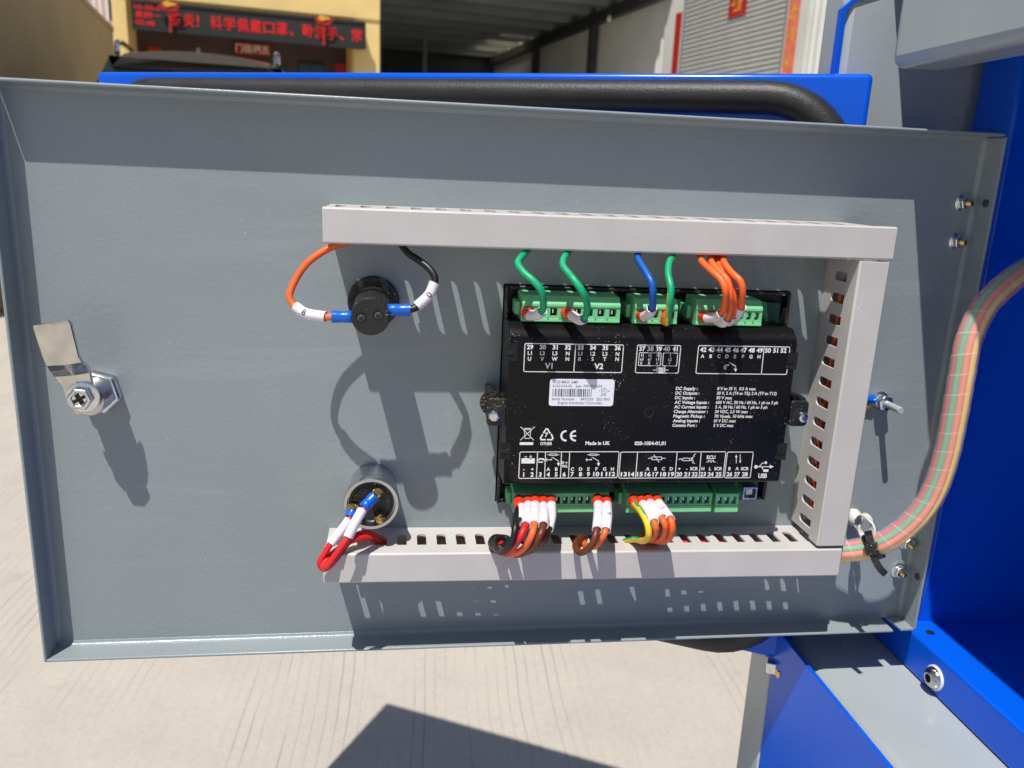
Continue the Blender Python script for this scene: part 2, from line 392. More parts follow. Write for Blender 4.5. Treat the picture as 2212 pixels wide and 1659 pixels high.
# long tan wall on the left, in its own shade
sW = bg(245, 70, t=TY - 0.3).x
a1 = bg(245, 70, s=sW)
wl = thing('boundary_wall', 'plain tan rendered wall in shade at the far left', 'wall', Y(sW - .1, 5, 0))
m = MB()
h0 = bg(150, 0, s=sW); 
m.hexa([Y(sW - .2, 5.2, 0), Y(sW, 5.2, 0), Y(sW, TY - .35, 0), Y(sW - .2, TY - .35, 0), Y(sW - .2, 5.2, a1.z), Y(sW, 5.2, a1.z), Y(sW, TY - .35, a1.z), Y(sW - .2, TY - .35, a1.z)])
obj('wall_body', m, 'tan', wl, bev=0.01)
m = MB(); m.hexa([Y(sW - .23, 5.2, a1.z), Y(sW + .012, 5.2, a1.z), Y(sW + .012, TY - .34, a1.z), Y(sW - .23, TY - .34, a1.z), Y(sW - .23, 5.2, a1.z + .05), Y(sW + .012, 5.2, a1.z + .05), Y(sW + .012, TY - .34, a1.z + .05), Y(sW - .23, TY - .34, a1.z + .05)])
obj('coping', m, 'tan', wl)

# balcony house seen over the wall
hb = thing('balcony_house', 'pale pink house with a railed balcony beyond the tan wall', 'building', Y(-4.5, 21, 0))
tH = 20.0
def ybox(m, s0, s1, t0, t1, z0, z1, mi=0):
    return m.hexa([Y(s0, t0, z0), Y(s1, t0, z0), Y(s1, t1, z0), Y(s0, t1, z0), Y(s0, t0, z1), Y(s1, t0, z1), Y(s1, t1, z1), Y(s0, t1, z1)], mi)
pA, pB = bg(140, 0, t=tH), bg(262, 70, t=tH)
zf = bg(225, 45, t=tH).z
m = MB(); ybox(m, pA.x - 3, pB.x + .6, tH + 1.2, tH + 7, 0, 9); obj('wall_body', m, 'pink', hb)
m = MB(); ybox(m, pA.x - 3, pB.x + .6, tH - .1, tH + 1.2, zf - .75, zf); obj('balcony_parapet', m, 'pink', hb)
m = MB(); ybox(m, bg(212, 20, t=tH).x, bg(236, 20, t=tH).x, tH + 1.1, tH + 1.19, zf + .02, zf + 2.2); obj('window', m, 'glassd', hb)
for q in (205, 218, 232, 246, 170, 188):
    m = MB(); x = bg(q, 20, t=tH).x; ybox(m, x - .03, x + .03, tH - .08, tH - .02, zf, zf + 1.25); obj('railing_post', m, 'whitepaint', hb)
for dz in (.45, .85, 1.25):
    m = MB(); ybox(m, pA.x - 3, pB.x + .6, tH - .075, tH - .025, zf + dz - .02, zf + dz + .03); obj('railing_bar', m, 'whitepaint', hb)
m = MB()
x0, x1 = bg(160, 20, t=tH).x, bg(193, 20, t=tH).x
vs = []; n1, n2 = 14, 8
for i in range(n1 + 1):
    for j in range(n2 + 1):
        a = j / n2; xx = x0 + (x1 - x0) * i / n1 + (0.06 * math.sin(i * 1.3) * (1 - a))
        vs.append(Y(xx, tH - .13 - .05 * math.sin(i * 1.7) * (1 - a), zf + 1.32 - (1 - a) * (1.15 + .18 * math.sin(i * .45)) + .10 * a * math.sin(i / n1 * math.pi)))
m.add(vs, [(i * (n2 + 1) + j, (i + 1) * (n2 + 1) + j, (i + 1) * (n2 + 1) + j + 1, i * (n2 + 1) + j + 1) for i in range(n1) for j in range(n2)])
o = obj('draped_cloth', m, 'cloth', label='white cloth hanging over the far balcony railing', cat='cloth')
o.modifiers.new('s', 'SOLIDIFY').thickness = 0.012

# yellow entrance front
yb = thing('yellow_building', 'yellow painted building front with a deep shaded entrance', 'building', Y(0, TY, 0))
sL, sL2 = bg(245, 75, t=TY).x, bg(276, 75, t=TY).x
sR2, sR = bg(765, 120, t=TY).x, bg(820, 75, t=TY).x
zb = bg(800, 42, t=TY).z
m = MB(); ybox(m, sL, sL2, TY, TY + 1.0, 0, zb); obj('pillar', m, 'yellow', yb)
m = MB(); ybox(m, sR2, sR, TY, TY + 1.0, 0, zb); obj('pillar', m, 'yellow', yb)
m = MB(); ybox(m, sL, sR, TY - .02, TY + 5, zb, zb + 2.2); obj('upper_wall', m, 'yellow', yb)
m = MB(); ybox(m, sL2 + .001, sR2 - .001, TY + .9, TY + 1.0, 0, zb - .001); obj('entrance_shutter', m, 'maroon', yb)
m = MB(); ybox(m, sL + .01, sR - .01, TY + 1.0, TY + 5, 0, zb - .001); obj('rear_wall', m, 'yellow', yb)
for (xa, xb, ya, yb_) in ((430, 620, 132, 160), (645, 700, 132, 160)):
    p0, p1 = bg(xa, ya, t=TY + .88), bg(xb, ya, t=TY + .88)
    m = MB(); ybox(m, p0.x, p1.x, TY + .86, TY + .899, .15, p0.z); obj('entrance_pane', m, 'glassd', yb)

# LED message board
tS = TY - .18
A, B_, Cc = bg(283.5, 0, t=tS), bg(788, 49, t=tS), bg(285, 60.5, t=tS)
zt, zl = (A.z + B_.z) / 2, Cc.z
sg = thing('message_board', 'long black message board with red characters on the yellow front', 'sign', Y((A.x + B_.x) / 2, tS, zl))
m = MB(); ybox(m, A.x, B_.x, tS, TY - .03, zl, zt); obj('case', m, 'ledcase', sg, bev=0.02)
m = MB()
for q in range(2): ybox(m, A.x - .012 if q == 0 else B_.x - .02, A.x + .02 if q == 0 else B_.x + .012, tS - .012, tS + .02, zl - .012, zt + .012)
ybox(m, A.x + .021, B_.x - .021, tS - .012, tS + .02, zt - .02, zt + .012); ybox(m, A.x + .021, B_.x - .021, tS - .012, tS + .02, zl - .012, zl + .02)
obj('frame', m, 'ledcase', sg)
SP = lambda x, y, z=0: Y(x, tS - .006 - z, y)
m = MB(); ch = (zt - zl)
lx = lambda px: bg(px, 40, t=tS).x
xs0, xs1 = lx(364), lx(784)
cells = '肺炎！科学佩戴口罩、勤洗手、常'
pitch = (xs1 - xs0) / 15.0
for i, c in enumerate(cells):
    m = MB(); text(m, c, SP, xs0 + pitch * i + pitch * .06, zl + ch * .27, ch * .47 * .69 / .90, width=None if c in '！、' else pitch * .86, bold=0.018); obj('lit_character', m, 'led', sg, flat=True)
for row, (tx, yy) in enumerate((('10-30-0', .70), ('星期一', .42), ('05:48', .14))):
    m = MB(); text(m, tx, SP, lx(292), zl + ch * yy, ch * .17, width=lx(350) - lx(294) if row != 2 else lx(345) - lx(303), bold=0.02); obj('lit_line', m, 'led', sg, flat=True)

# festival papers and knots
def paper(name, label, cat, x0, y0, x1, y1, t, txt=None, diamond=False, ink='whiteink', parentless=True, pat=False):
    p0, p1 = bg(x0, y0, t=t), bg(x1, y1, t=t)
    th_ = thing(name, label, cat, Y((p0.x + p1.x) / 2, t, min(p0.z, p1.z)))
    m = MB(); ybox(m, p0.x, p1.x, t - .006, t, p1.z, p0.z); obj('sheet', m, 'redpaper', th_)
    if txt:
        m = MB(); P = lambda x, y, z=0: Y(x, t - .009 - z, y); n = len(txt); w_ = p1.x - p0.x; h_ = p0.z - p1.z
        for i, c in enumerate(txt):
            hh = min(h_ * .7, w_ / n * .86)
            text(m, c, P, p0.x + w_ * (i + .5) / n, p1.z + (h_ - hh) / 2 + hh * .1, hh * .8, align='c', bold=0.03)
        obj('lettering', m, ink, th_, flat=True)
    return th_
paper('door_banner', 'red paper banner with four pale characters above the entrance', 'banner', 507, 91, 583, 122, TY + .84, '门临福五')
paper('couplet_strip', 'red paper strip on the left of the shaded entrance', 'banner', 319, 100, 354, 190, TY + .84)
paper('couplet_strip', 'red paper strip on the right of the shaded entrance', 'banner', 723, 136, 757, 215, TY + .84)
def knot(px, py, sz, label):
    t = tS - .05; c = bg(px, py, t=t)
    k = thing('festive_knot', label, 'decoration', Y(c.x, t, c.z - sz), group='red knots hung on the message board')
    m = MB()
    pts = []
    for i in range(24):
        an = 2 * math.pi * i / 24; rr = sz * (.50 + .07 * math.cos(an * 8))
        pts.append((c.x + rr * 1.25 * math.cos(an), c.z + rr * .72 * math.sin(an)))
    m.prism([Y(x, t, z) for x, z in pts], [Y(x, t - .03, z) for x, z in pts]); obj('knot_body', m, 'redpaper', k)
    m = MB(); pts = [(c.x + sz * .42 * math.cos(R_(a)), c.z + sz * .12 + sz * .16 * math.sin(R_(a)) * (1 + .4 * math.cos(R_(3 * a)))) for a in range(0, 360, 15)]
    m.prism([Y(x, t - .031, z) for x, z in pts], [Y(x, t - .040, z) for x, z in pts]); obj('gold_band', m, 'goldink', k)
    m = MB(); m.prism([Y(c.x + d * sz, t, c.z - sz * .36) for d in (-.22, .22)] + [Y(c.x, t, c.z - sz * 1.1)], [Y(c.x + d * sz, t - .02, c.z - sz * .36) for d in (-.22, .22)] + [Y(c.x, t - .02, c.z - sz * 1.1)]); obj('pendant', m, 'redpaper', k)
    m = MB(); m.tube([Y(c.x, t - .01, c.z - sz * 1.0), Y(c.x + .003, t - .01, c.z - sz * 1.7)], [.012, .022], n=8); obj('tassel', m, 'redpaper', k)
knot(366, 14, .17, 'red and gold festive knot at the left end of the message board')
knot(699, 44, .17, 'red and gold festive knot at the right end of the message board')

# dark car parked in front of the entrance
tC = 5.5
def car():
    c0, c1, ct = bg(222, 150, t=tC), bg(622, 150, t=tC), bg(420, 119, t=tC + .7)
    xm = (c0.x + c1.x) / 2; hw = (c1.x - c0.x) / 2; top = ct.z - .045
    cr = thing('parked_car', 'dark bronze car with roof rails, only its roof showing above the blue door', 'car', Y(xm, tC + 1.8, 0))
    def sec(t, wl, zl_, wh, zh, n=7, crown=.05):          # half section: from lower edge up to crown
        pts = []
        for i in range(2 * n + 1):
            f = -1 + i / n; pts.append(Y(xm + wh * f, t, zh + crown * (1 - f * f) - (.06 if abs(f) > .99 else 0)))
        return [Y(xm - wl, t, zl_)] + pts + [Y(xm + wl, t, zl_)]
    def loft(name, secs, mt, ang=50):
        m = MB(); k = len(secs[0])
        for a, b in zip(secs[:-1], secs[1:]):
            m.add(a + b, [(i, i + 1, k + i + 1, k + i) for i in range(k - 1)])
        m.add(secs[0], [tuple(range(k))]); m.add(secs[-1], [tuple(range(k))[::-1]])
        o = obj(name, m, mt, cr, ang=ang); return o
    belt = top - .52; W = hw + .22
    loft('body', [sec(tC - .25, W * .96, .35, W * .93, belt - .08), sec(tC - .15, W, .3, W, belt), sec(tC + 3.0, W, .3, W, belt), sec(tC + 3.2, W, .3, W * .98, belt - .06), sec(tC + 4.1, W * .95, .32, W * .88, belt - .2)], 'carpaint')
    loft('roof', [sec(tC - .02, hw * .93, top - .075, hw * .9, top - .07), sec(tC + .3, hw * .99, top - .06, hw * .97, top - .03), sec(tC + 1.0, hw, top - .06, hw, top), sec(tC + 1.9, hw * .98, top - .07, hw * .96, top - .04)], 'carpaint')
    m = MB()
    lo = [Y(xm - W * .95, tC - .1, belt), Y(xm + W * .95, tC - .1, belt), Y(xm + W * .95, tC + 2.8, belt), Y(xm - W * .95, tC + 2.8, belt)]
    hi = [Y(xm - hw * .92, tC + .02, top - .065), Y(xm + hw * .92, tC + .02, top - .065), Y(xm + hw * .95, tC + 1.85, top - .07), Y(xm - hw * .95, tC + 1.85, top - .07)]
    m.prism(lo, hi); obj('window', m, 'glassd', cr, label='dark glasshouse under the car roof')
    for sx in (-1, 1):
        m = MB(); m.tube(spline([Y(xm + sx * hw * .90, tC + .25, top - .03), Y(xm + sx * hw * .90, tC + .36, top + .05), Y(xm + sx * hw * .90, tC + 1.0, top + .065), Y(xm + sx * hw * .90, tC + 1.6, top + .03), Y(xm + sx * hw * .90, tC + 1.7, top - .04)], 6), .018, n=8); obj('roof_rail', m, 'chrome', cr)
        for tt in (tC + .55, tC + 3.2):
            m = MB(); m.rings(Y(xm + sx * (W - .1), tt, .32), [(-.1, .27), (-.09, .32), (.09, .32), (.1, .27)], n=24, ax=BA, ex=Vector((0, 1, 0))); w_ = obj('wheel', m, 'tyre', cr)
            m = MB(); m.rings(Y(xm + sx * (W - .1), tt, .32), [(-.105, .18), (.105, .18)], n=16, ax=BA, ex=Vector((0, 1, 0))); obj('rim', m, 'zinc', w_)
        m = MB(); ybox(m, xm + sx * W * .8 - .12, xm + sx * W * .8 + .12, tC - .285, tC - .2, belt - .32, belt - .12); obj('tail_light', m, 'redpaper', cr)
    m = MB(); m.prism([Y(xm - .01 + d, tC + .35 + e, top + z) for d, e, z in ((-.02, 0, 0), (.02, 0, 0), (.02, .16, .0), (-.02, .16, .0))], [Y(xm - .01 + d, tC + .35 + e, top + z) for d, e, z in ((-.008, 0.02, .055), (.008, 0.02, .055), (.008, .08, .05), (-.008, .08, .05))]); obj('antenna_fin', m, 'carpaint', cr)
    m = MB(); m.tube([Y(xm - .12, tC + .03, top - .035), Y(xm + .12, tC + .03, top - .035)], .016, n=8); obj('brake_light', m, 'redpaper', cr)
car()

# open shed on the right, its side wall running towards us
sS = bg(1480, 75, t=TY).x
tRl, tRr = TY, bg(1700, 75, s=sS).y
ZR = 3.95
def corr(name, t0, t1, z0, z1, parent, pitch=.12, s=sS, dep=.022, mt='sheet'):
    m = MB(); n = int((t1 - t0) / (pitch / 4)); ring = []
    for i in range(n + 1):
        t = t0 + (t1 - t0) * i / n; ring.append((s + (0, 0, dep, dep)[i % 4], t))
    a = [Y(x, t, z0) for x, t in ring]; b = [Y(x, t, z1) for x, t in ring]; k = len(ring)
    m.add(a + b, [(i, i + 1, k + i + 1, k + i) for i in range(k - 1)])
    obj(name, m, mt, parent, ang=20)
sh = thing('open_shed', 'dark open shed beside a pale corrugated side wall', 'building', Y(sS, TY + 3, 0))
corr('sheet_wall', tRl + .62, TY + 10.2, 0, ZR + .6, sh)
m = MB(); ybox(m, sS - .035, sS + .03, tRl + .03, tRl + .6, 0, ZR + 1.4); obj('door_jamb', m, 'sheet', sh)
m = MB(); ybox(m, sS - .03, sS + .03, tRr - .42, tRr - .005, 0, ZR + 1.4); obj('door_jamb', m, 'sheet', sh)
corr('sheet_wall', 3.2, tRr - .425, 0, ZR + 1.4, sh)
m = MB(); ybox(m, sS + .12, sS + .2, 3.0, TY + 10.3, 0, ZR + 1.3); obj('back_lining', m, 'sheet', sh)
m = MB(); ybox(m, sR + .15, sS + .1, TY + 10.2, TY + 10.35, 0, ZR + .6); obj('back_wall', m, 'steel', sh)
m = MB(); ybox(m, sR + .02, sR + .12, TY + .6, TY + 10.2, 0, ZR + .6); obj('side_wall', m, 'steel', sh)
# roof with one translucent sheet
k0, k1 = bg(1010, 107, t=TY + 5).x, bg(1092, 66, t=TY + 5).x
zr = ZR
r0 = (zr - (CAM.y - GROUND))
def t_at(y_): 
    r = ray(1050, y_); return r0 / (r.y) * r.dot(BB)
tk0, tk1 = t_at(67), t_at(106)
c0 = bg(1015, 104, t=tk1).x; c1 = bg(1080, 104, t=tk1).x
m = MB()
for (a, b, c, d) in ((sR + .03, c0, TY + .4, TY + 10.2), (c1, sS + .12, TY + .4, TY + 10.2), (c0, c1, TY + .4, tk0), (c0, c1, tk1, TY + 10.2)):
    ybox(m, a, b, c, d, zr, zr + .03)
obj('roof_sheet', m, 'sheetd', sh)
m = MB(); ybox(m, c0 + .002, c1 - .002, tk0 + .002, tk1 - .002, zr + .004, zr + .012); obj('roof_light', m, 'skylight', sh)
for i in range(11):
    m = MB(); t = TY + .7 + i * .92; ybox(m, sR + .13, sS - .005, t, t + .07, zr - .15, zr - .002); obj('purlin', m, 'sheetd', sh)
m = MB(); ybox(m, sS - .16, sS - .03, TY + .4, TY + 10, zr - .35, zr - .16); obj('eaves_beam', m, 'steel', sh)
for tt in (TY + 3.2, TY + 6.4):
    m = MB(); ybox(m, sS - .16, sS - .03, tt, tt + .14, 0, zr - .36); obj('column', m, 'steel', sh)
m = MB(); x = bg(918, 120, t=TY + 8).x; ybox(m, x - .05, x + .05, TY + 8, TY + 8.1, 0, zr - .16); obj('column', m, 'sheetd', sh)
# roller shutter: every slat
rs = thing('roller_shutter', 'grey roller shutter in the corrugated wall', 'shutter', Y(sS, (tRl + tRr) / 2, 0))
sm = MB(); pit = .062
prof = [(0, 0), (.012, .006), (.020, .022), (.020, .040), (.012, .056), (0, .0605), (.004, .0605), (.004, 0)]
ra = [Y(sS - .004 - d, tRr, z) for d, z in prof]; rb = [Y(sS - .004 - d, tRl + .028, z) for d, z in prof]
sm.prism(ra, rb)
first = obj('slat', sm, 'shutter', rs, ang=60)
for i in range(1, 62):
    c = first.copy(); c.location.z += pit * i; scene.collection.objects.link(c)
for tt in (tRr - .004, tRl + .029):
    m = MB(); ybox(m, sS - .045, sS - .032, tt - .03 if tt > 10 else tt, tt if tt > 10 else tt + .03, 0, 3.8); obj('guide_rail', m, 'sheetd', rs)
# red strips on that wall
def wallstrip(name, label, x0, x1, mt, h0, h1, s):
    p0, p1 = bg(x0, 75, s=s), bg(x1, 75, s=s)
    th_ = thing(name, label, 'banner', Y(s, (p0.y + p1.y) / 2, h0))
    m = MB(); m.hexa([Y(s, p1.y, h0), Y(s, p0.y, h0), Y(s - .004, p0.y, h0), Y(s - .004, p1.y, h0), Y(s, p1.y, h1), Y(s, p0.y, h1), Y(s - .004, p0.y, h1), Y(s - .004, p1.y, h1)]); obj('sheet', m, mt, th_)
    return th_, p0.y, p1.y
wallstrip('couplet_strip', 'narrow red strip on the corrugated wall left of the roller shutter', 1457, 1470, 'redpaper', 1.0, bg(1465, 28, s=sS - .045).z, sS - .036)
tq, ta, tb = wallstrip('couplet_strip', 'red strip with gold marks right of the roller shutter', 1698, 1722, 'redfaded', 1.0, 4.2, sS - .032)
m = MB(); zz = 1.2
while zz < 4.0:
    for k in range(5):
        t_ = ta + (tb - ta) * random.uniform(.25, .75); z_ = zz + random.uniform(-.07, .07)
        e1, e2 = random.uniform(.02, .05), random.uniform(.008, .02)
        if random.random() < .5: e1, e2 = e2, e1
        dz = 2e-4 * (k + 1)
        m.quad(Y(sS - .037 - dz, t_ - e1, z_ - e2), Y(sS - .037 - dz, t_ + e1, z_ - e2), Y(sS - .037 - dz, t_ + e1, z_ + e2), Y(sS - .037 - dz, t_ - e1, z_ + e2))
    zz += .24
obj('gold_marks', m, 'goldink', tq, flat=True, kind='stuff')
p0, p1 = bg(1573, 35, s=sS - .03), bg(1610, 35, s=sS - .03)
zq0, zq1 = bg(1590, 36, s=sS - .03).z, bg(1590, -6, s=sS - .03).z
pp = thing('festive_square', 'small red paper square with gold marks on the roller shutter', 'decoration', Y(sS - .03, p0.y, zq0))
m = MB(); ybox(m, sS - .034, sS - .028, p1.y, p0.y, zq0, zq1); obj('sheet', m, 'redpaper', pp)
m = MB()
for k in range(7):
    t_ = p1.y + (p0.y - p1.y) * random.uniform(.25, .75); z_ = zq0 + (zq1 - zq0) * random.uniform(.25, .75); e1, e2 = (.05, .012) if k % 2 else (.012, .05); dz = 2e-4 * k
    m.quad(Y(sS - .036 - dz, t_ - e1, z_ - e2), Y(sS - .036 - dz, t_ + e1, z_ - e2), Y(sS - .036 - dz, t_ + e1, z_ + e2), Y(sS - .036 - dz, t_ - e1, z_ + e2))
obj('gold_marks', m, 'goldink', pp, flat=True, kind='stuff')
# bulb on a short bracket
pb = bg(1316, 40, t=TY + 2.2)
lb = thing('hanging_bulb', 'small clear bulb hanging under the shed roof edge', 'lamp', Y(pb.x, TY + 2.2, pb.z))
m = MB(); m.rings(Y(pb.x, TY + 2.2, pb.z - .06), [(0, .01), (.015, .035), (.05, .045), (.09, .03), (.11, .018)], n=14, ax=Vector((0, 1, 0))); obj('glass_globe', m, 'whitepaint', lb)
m = MB(); m.tube([Y(pb.x, TY + 2.2, pb.z + .05), Y(pb.x, TY + 2.2, ZR - .155)], .008, n=6); obj('flex', m, 'steel', lb)

# ================================================================== THE GENERATOR ENCLOSURE
gen = thing('generator_enclosure', 'blue and grey generator enclosure with an open side hatch', 'machine', (0.65, GROUND, 0.2))
WE = 0.75                                            # how far the enclosure runs towards the viewer
m = MB(); m.box((.5135, -.095, -.0615), (.6000, -.041, WE)); obj('sill_rail', m, 'grey2', gen, bev=.009, seg=4)
m = MB(); m.box((.5065, GROUND + .06, -.046), (.5092, -.0355, WE)); obj('lower_panel', m, 'blue', gen, bev=.0008)
m = MB(); m.box((.5060, GROUND, -.082), (.5110, -.066, -.0465)); obj('corner_leg', m, 'grey2', gen, bev=.0012)
m = MB(); m.box((.5035, -.066, -.095), (.640, .4325, -.062)); obj('jamb_panel', m, 'grey2', gen, bev=.006, seg=3)
m = MB(); m.box((.5335, .4337, -.062), (.78, .4445, -.0127)); obj('added_shade_strip', m, 'grey2', gen)  # unseen strip, added to cast the shadow on the jamb beside the lintel
m = MB()
sk = [(.5030, -.066), (.5030, .4140), (.508, .4195), (.60, .4520), (.60, .4550), (.507, .4222), (.4998, .4150), (.4998, -.066)]
m.prism([(u, v, -.0660) for u, v in sk], [(u, v, -.0605) for u, v in sk]); obj('edge_skin', m, 'blue', gen)
m = MB(); m.box((.512, .373, -.0165), (.548, .433, WE)); obj('lintel', m, 'grey2', gen, bev=.007, seg=4)
m = MB()
rf = [(.512, .4335), (.5075, .4360), (.78, .54), (1.3, .54), (1.3, .53), (.78, .53), (.56, .4340)]
m.prism([(u, v, -.0125) for u, v in rf], [(u, v, WE) for u, v in rf]); obj('roof', m, 'blue', gen)
m = MB(); m.box((.5846, -.0405, -.0480), (.78, -.0108, WE)); obj('inner_ledge', m, 'blue', gen, bev=.0025, seg=3)
m = MB(); m.box((.5845, -.0105, .300), (.80, .4325, .312)); obj('added_partition', m, 'blue', gen)  # unseen partition, added to block fill light and darken the interior
m = MB(); m.box((.5990, -.0150, -.0495), (.95, .53, -.0105)); obj('inner_wall', m, 'blue', gen, bev=.002)
m = MB(); m.box((.78, -.6, -.010), (.80, .53, WE)); obj('inner_side', m, 'blue', gen)
m = MB(); m.box((.548, .4335, -.0104), (.78, .4345, WE)); obj('inner_ceiling', m, 'blue', gen)
m = MB(); m.box((.585, GROUND + .06, -.0990), (1.25, -.0960, WE)); obj('inner_floor', m, 'blue', gen)
# round button screw on the ledge, hole on top
c = Vector((.5846, -.0275, .0345)); AX = Vector((-1, 0, 0))
m = MB(); m.rings(c, [(0, .0088), (.0012, .0088), (.0016, .0082)], n=32, ax=AX, ex=Vector((0, 0, 1))); obj('washer', m, 'whitepaint', gen)
m = MB(); m.rings(c, [(.0016, .0078), (.0026, .0076), (.0042, .0066), (.0054, .0050), (.0059, .0034), (.0058, .0031), (.0030, .0030)], n=32, ax=AX, ex=Vector((0, 0, 1)))
sc_ = obj('button_screw', m, 'chrome', gen)
m = MB(); m.rings(c, [(.0031, .0029), (.0033, .0028)], n=6, ax=AX, ex=Vector((0, 0, 1))); obj('hex_socket', m, 'dark', sc_)
m = MB(); m.rings((.5975, -.0108, .005), [(0, .0031), (.0004, .0031)], n=20, ax=Vector((0, 1, 0)), ex=Vector((1, 0, 0))); obj('bolt_hole', m, 'dark', gen)
# ---- outer blue door, swung wide open behind the grey one
bd0, bdd, bdn = Vector((-.0621, 0, -.3371)), Vector((.8891, 0, .4578)), Vector((-.4578, 0, .8891))
BW, B0, B1 = .6505, -.0609, .3735
D = lambda x, y, z: bd0 + bdd * x + Vector((0, y, 0)) + bdn * z
bdo = thing('outer_door', 'bright blue outer door with a fat black rubber seal, behind the grey door', 'door', D(BW / 2, B0, 0))
m = MB(); m.box((0, B0, -.022), (BW, B1, 0), T=D); obj('door_skin', m, 'blue', bdo, bev=.0035, seg=3)
def seal_path(x0, y0, x1, y1, r, z):
    p = []
    for cx, cy, a0 in ((x1 - r, y1 - r, 0), (x0 + r, y1 - r, 90), (x0 + r, y0 + r, 180), (x1 - r, y0 + r, 270)):
        for i in range(9): an = R_(a0 + 90 * i / 8); p.append(D(cx + r * math.cos(an), cy + r * math.sin(an), z))
    p2 = []
    for i, q in enumerate(p):
        nx = p[(i + 1) % len(p)]; p2.append(q)
        if (nx - q).length > .05: p2 += [q.lerp(nx, k / 12) + bdn * random.uniform(-.0006, .0006) for k in range(1, 12)]
    return p2 + [p2[0]]
m = MB(); m.tube(seal_path(.020, B0 + .010, BW - .013, B1 - .016, .052, .0075), .0105, n=20, caps=False, up=bdn); obj('rubber_seal', m, 'rubber', bdo, ang=70)
m = MB(); m.tube(seal_path(.012, B0 + .006, BW - .006, B1 - .0085, .056, .003), .0028, n=10, caps=False, up=bdn); obj('seal_lip', m, 'rubber', bdo, ang=70)
m = MB(); m.box((BW - .016, B0 - .012, -.010), (BW - .004, B0 - .002, .004), T=D); hb_ = obj('hinge_lug', m, 'zinc', bdo, bev=.0012)
m = MB(); m.rings(D(BW - .006, B0 - .007, .004), [(0, .003), (.006, .003)], n=6, ax=bdn, ex=Vector((0, 1, 0))); obj('hinge_bolt', m, 'brass', bdo)

# ================================================================== THE GREY DOOR
DW, DH, FH = .5746, .3347, .0174
TS = .0019                                           # sheet thickness
gd = thing('control_panel_door', 'grey folded steel control panel door standing open, inner side facing us', 'door', (DW / 2, 0, 0))
CU0, CU1, CV0, CV1 = .2743, .4583, .0934, .2355      # cut-out for the controller
m = MB()
xs = [-.0, .15, CU0, .36, CU1, .52, DW]; ys = [0, CV0, .165, CV1, DH]
for i in range(6):
    for j in range(4):
        if 2 <= i < 4 and 1 <= j < 3: continue
        m.quad((xs[i], ys[j], 0), (xs[i + 1], ys[j], 0), (xs[i + 1], ys[j + 1], 0), (xs[i], ys[j + 1], 0))
        m.quad((xs[i], ys[j + 1], -TS), (xs[i + 1], ys[j + 1], -TS), (xs[i + 1], ys[j], -TS), (xs[i], ys[j], -TS))
for (a, b) in (((CU0, CV0), (CU1, CV0)), ((CU1, CV0), (CU1, CV1)), ((CU1, CV1), (CU0, CV1)), ((CU0, CV1), (CU0, CV0))):
    m.quad((a[0], a[1], 0), (a[0], a[1], -TS), (b[0], b[1], -TS), (b[0], b[1], 0))
obj('face_sheet', m, 'grey', gd)
def flange(name, a, b, n, h=FH):                     # folded edge between a and b with a rounded inner bend, n points inwards
    a, b, n = Vector(a), Vector(b), Vector(n); r = .0028; prof = [(0, -TS * 0)]
    prof = [(r, .0002)] + [(r - r * math.sin(R_(q)), r - r * math.cos(R_(q)) + .0002) for q in (22, 45, 67, 90)] + [(0, h), (-TS, h), (-TS, -TS)] + [(r, -TS * .9)]
    m = MB(); m.prism([a + n * x + Vector((0, 0, z)) for x, z in prof], [b + n * x + Vector((0, 0, z)) for x, z in prof])
    return obj(name, m, 'grey', gd, bev=.0008, seg=3)
flange('flange', (0, DH, 0), (DW, DH, 0), (0, -1, 0))
flange('flange', (0, -.0017, 0), (0, DH - .0002, 0), (1, 0, 0), FH - .0002)
flange('flange', (-.0015, 0, 0), (.5595, 0, 0), (0, 1, 0), FH - .0004)
flange('flange', (DW, .0000, 0), (DW, DH - .0002, 0), (-1, 0, 0), FH - .0001)
m = MB(); m.hexa([(.5640, -.0014, 0), (DW + .001, -.0014, 0), (DW + .001, .0006, 0), (.5640, .0006, 0), (.5655, -.0014, FH - .001), (DW + .001, -.0014, FH - .001), (DW + .001, .0004, FH - .001), (.5655, .0004, FH - .001)]); obj('corner_tab', m, 'grey', gd, bev=.0004)
# hinge nuts
def nut(u, v, parent, r=.0047, tip='brass', L=.0085, sr=.0017):
    m = MB(); m.rings((u, v, .0001), [(0, r * 1.22), (.0008, r * 1.22), (.0012, r * 1.1)], n=24)
    n_ = obj('hex_nut', m, 'zinc', parent)
    an = random.uniform(0, 1); ex = Vector((math.cos(an), math.sin(an), 0))
    m = MB(); m.rings((u, v, .0011), [(0, r * .98), (.0003, r), (.0036, r), (.0042, r * .86)], n=6, ex=ex); obj('nut_flats', m, 'zinc', n_, bev=.0002)
    m = MB(); pr = [(.003, sr)]
    for i in range(int((L - .004) / .0005)): pr += [(.004 + i * .0005, sr), (.00425 + i * .0005, sr * .86)]
    pr += [(L, sr * .95), (L + .0004, sr * .7)]
    m.rings((u, v, 0), pr, n=16); obj('stud_thread', m, tip, n_)
for x, y in ((2088.8, 439), (2075, 523), (1965, 1176), (1947, 1237)):
    p = U(x, y, .004); nut(p.x, p.y, gd)
for x, y in ((2143, 440), (1989, 1247)):             # welded hinge rivets at the folded edge
    p = U(x, y, .012); m = MB(); m.rings((DW + .0002, p.y, .011), [(0, .0026), (.0009, .0024), (.0013, .0012)], n=12, ax=Vector((-1, 0, 0)), ex=Vector((0, 1, 0))); obj('edge_rivet', m, 'steel', gd)

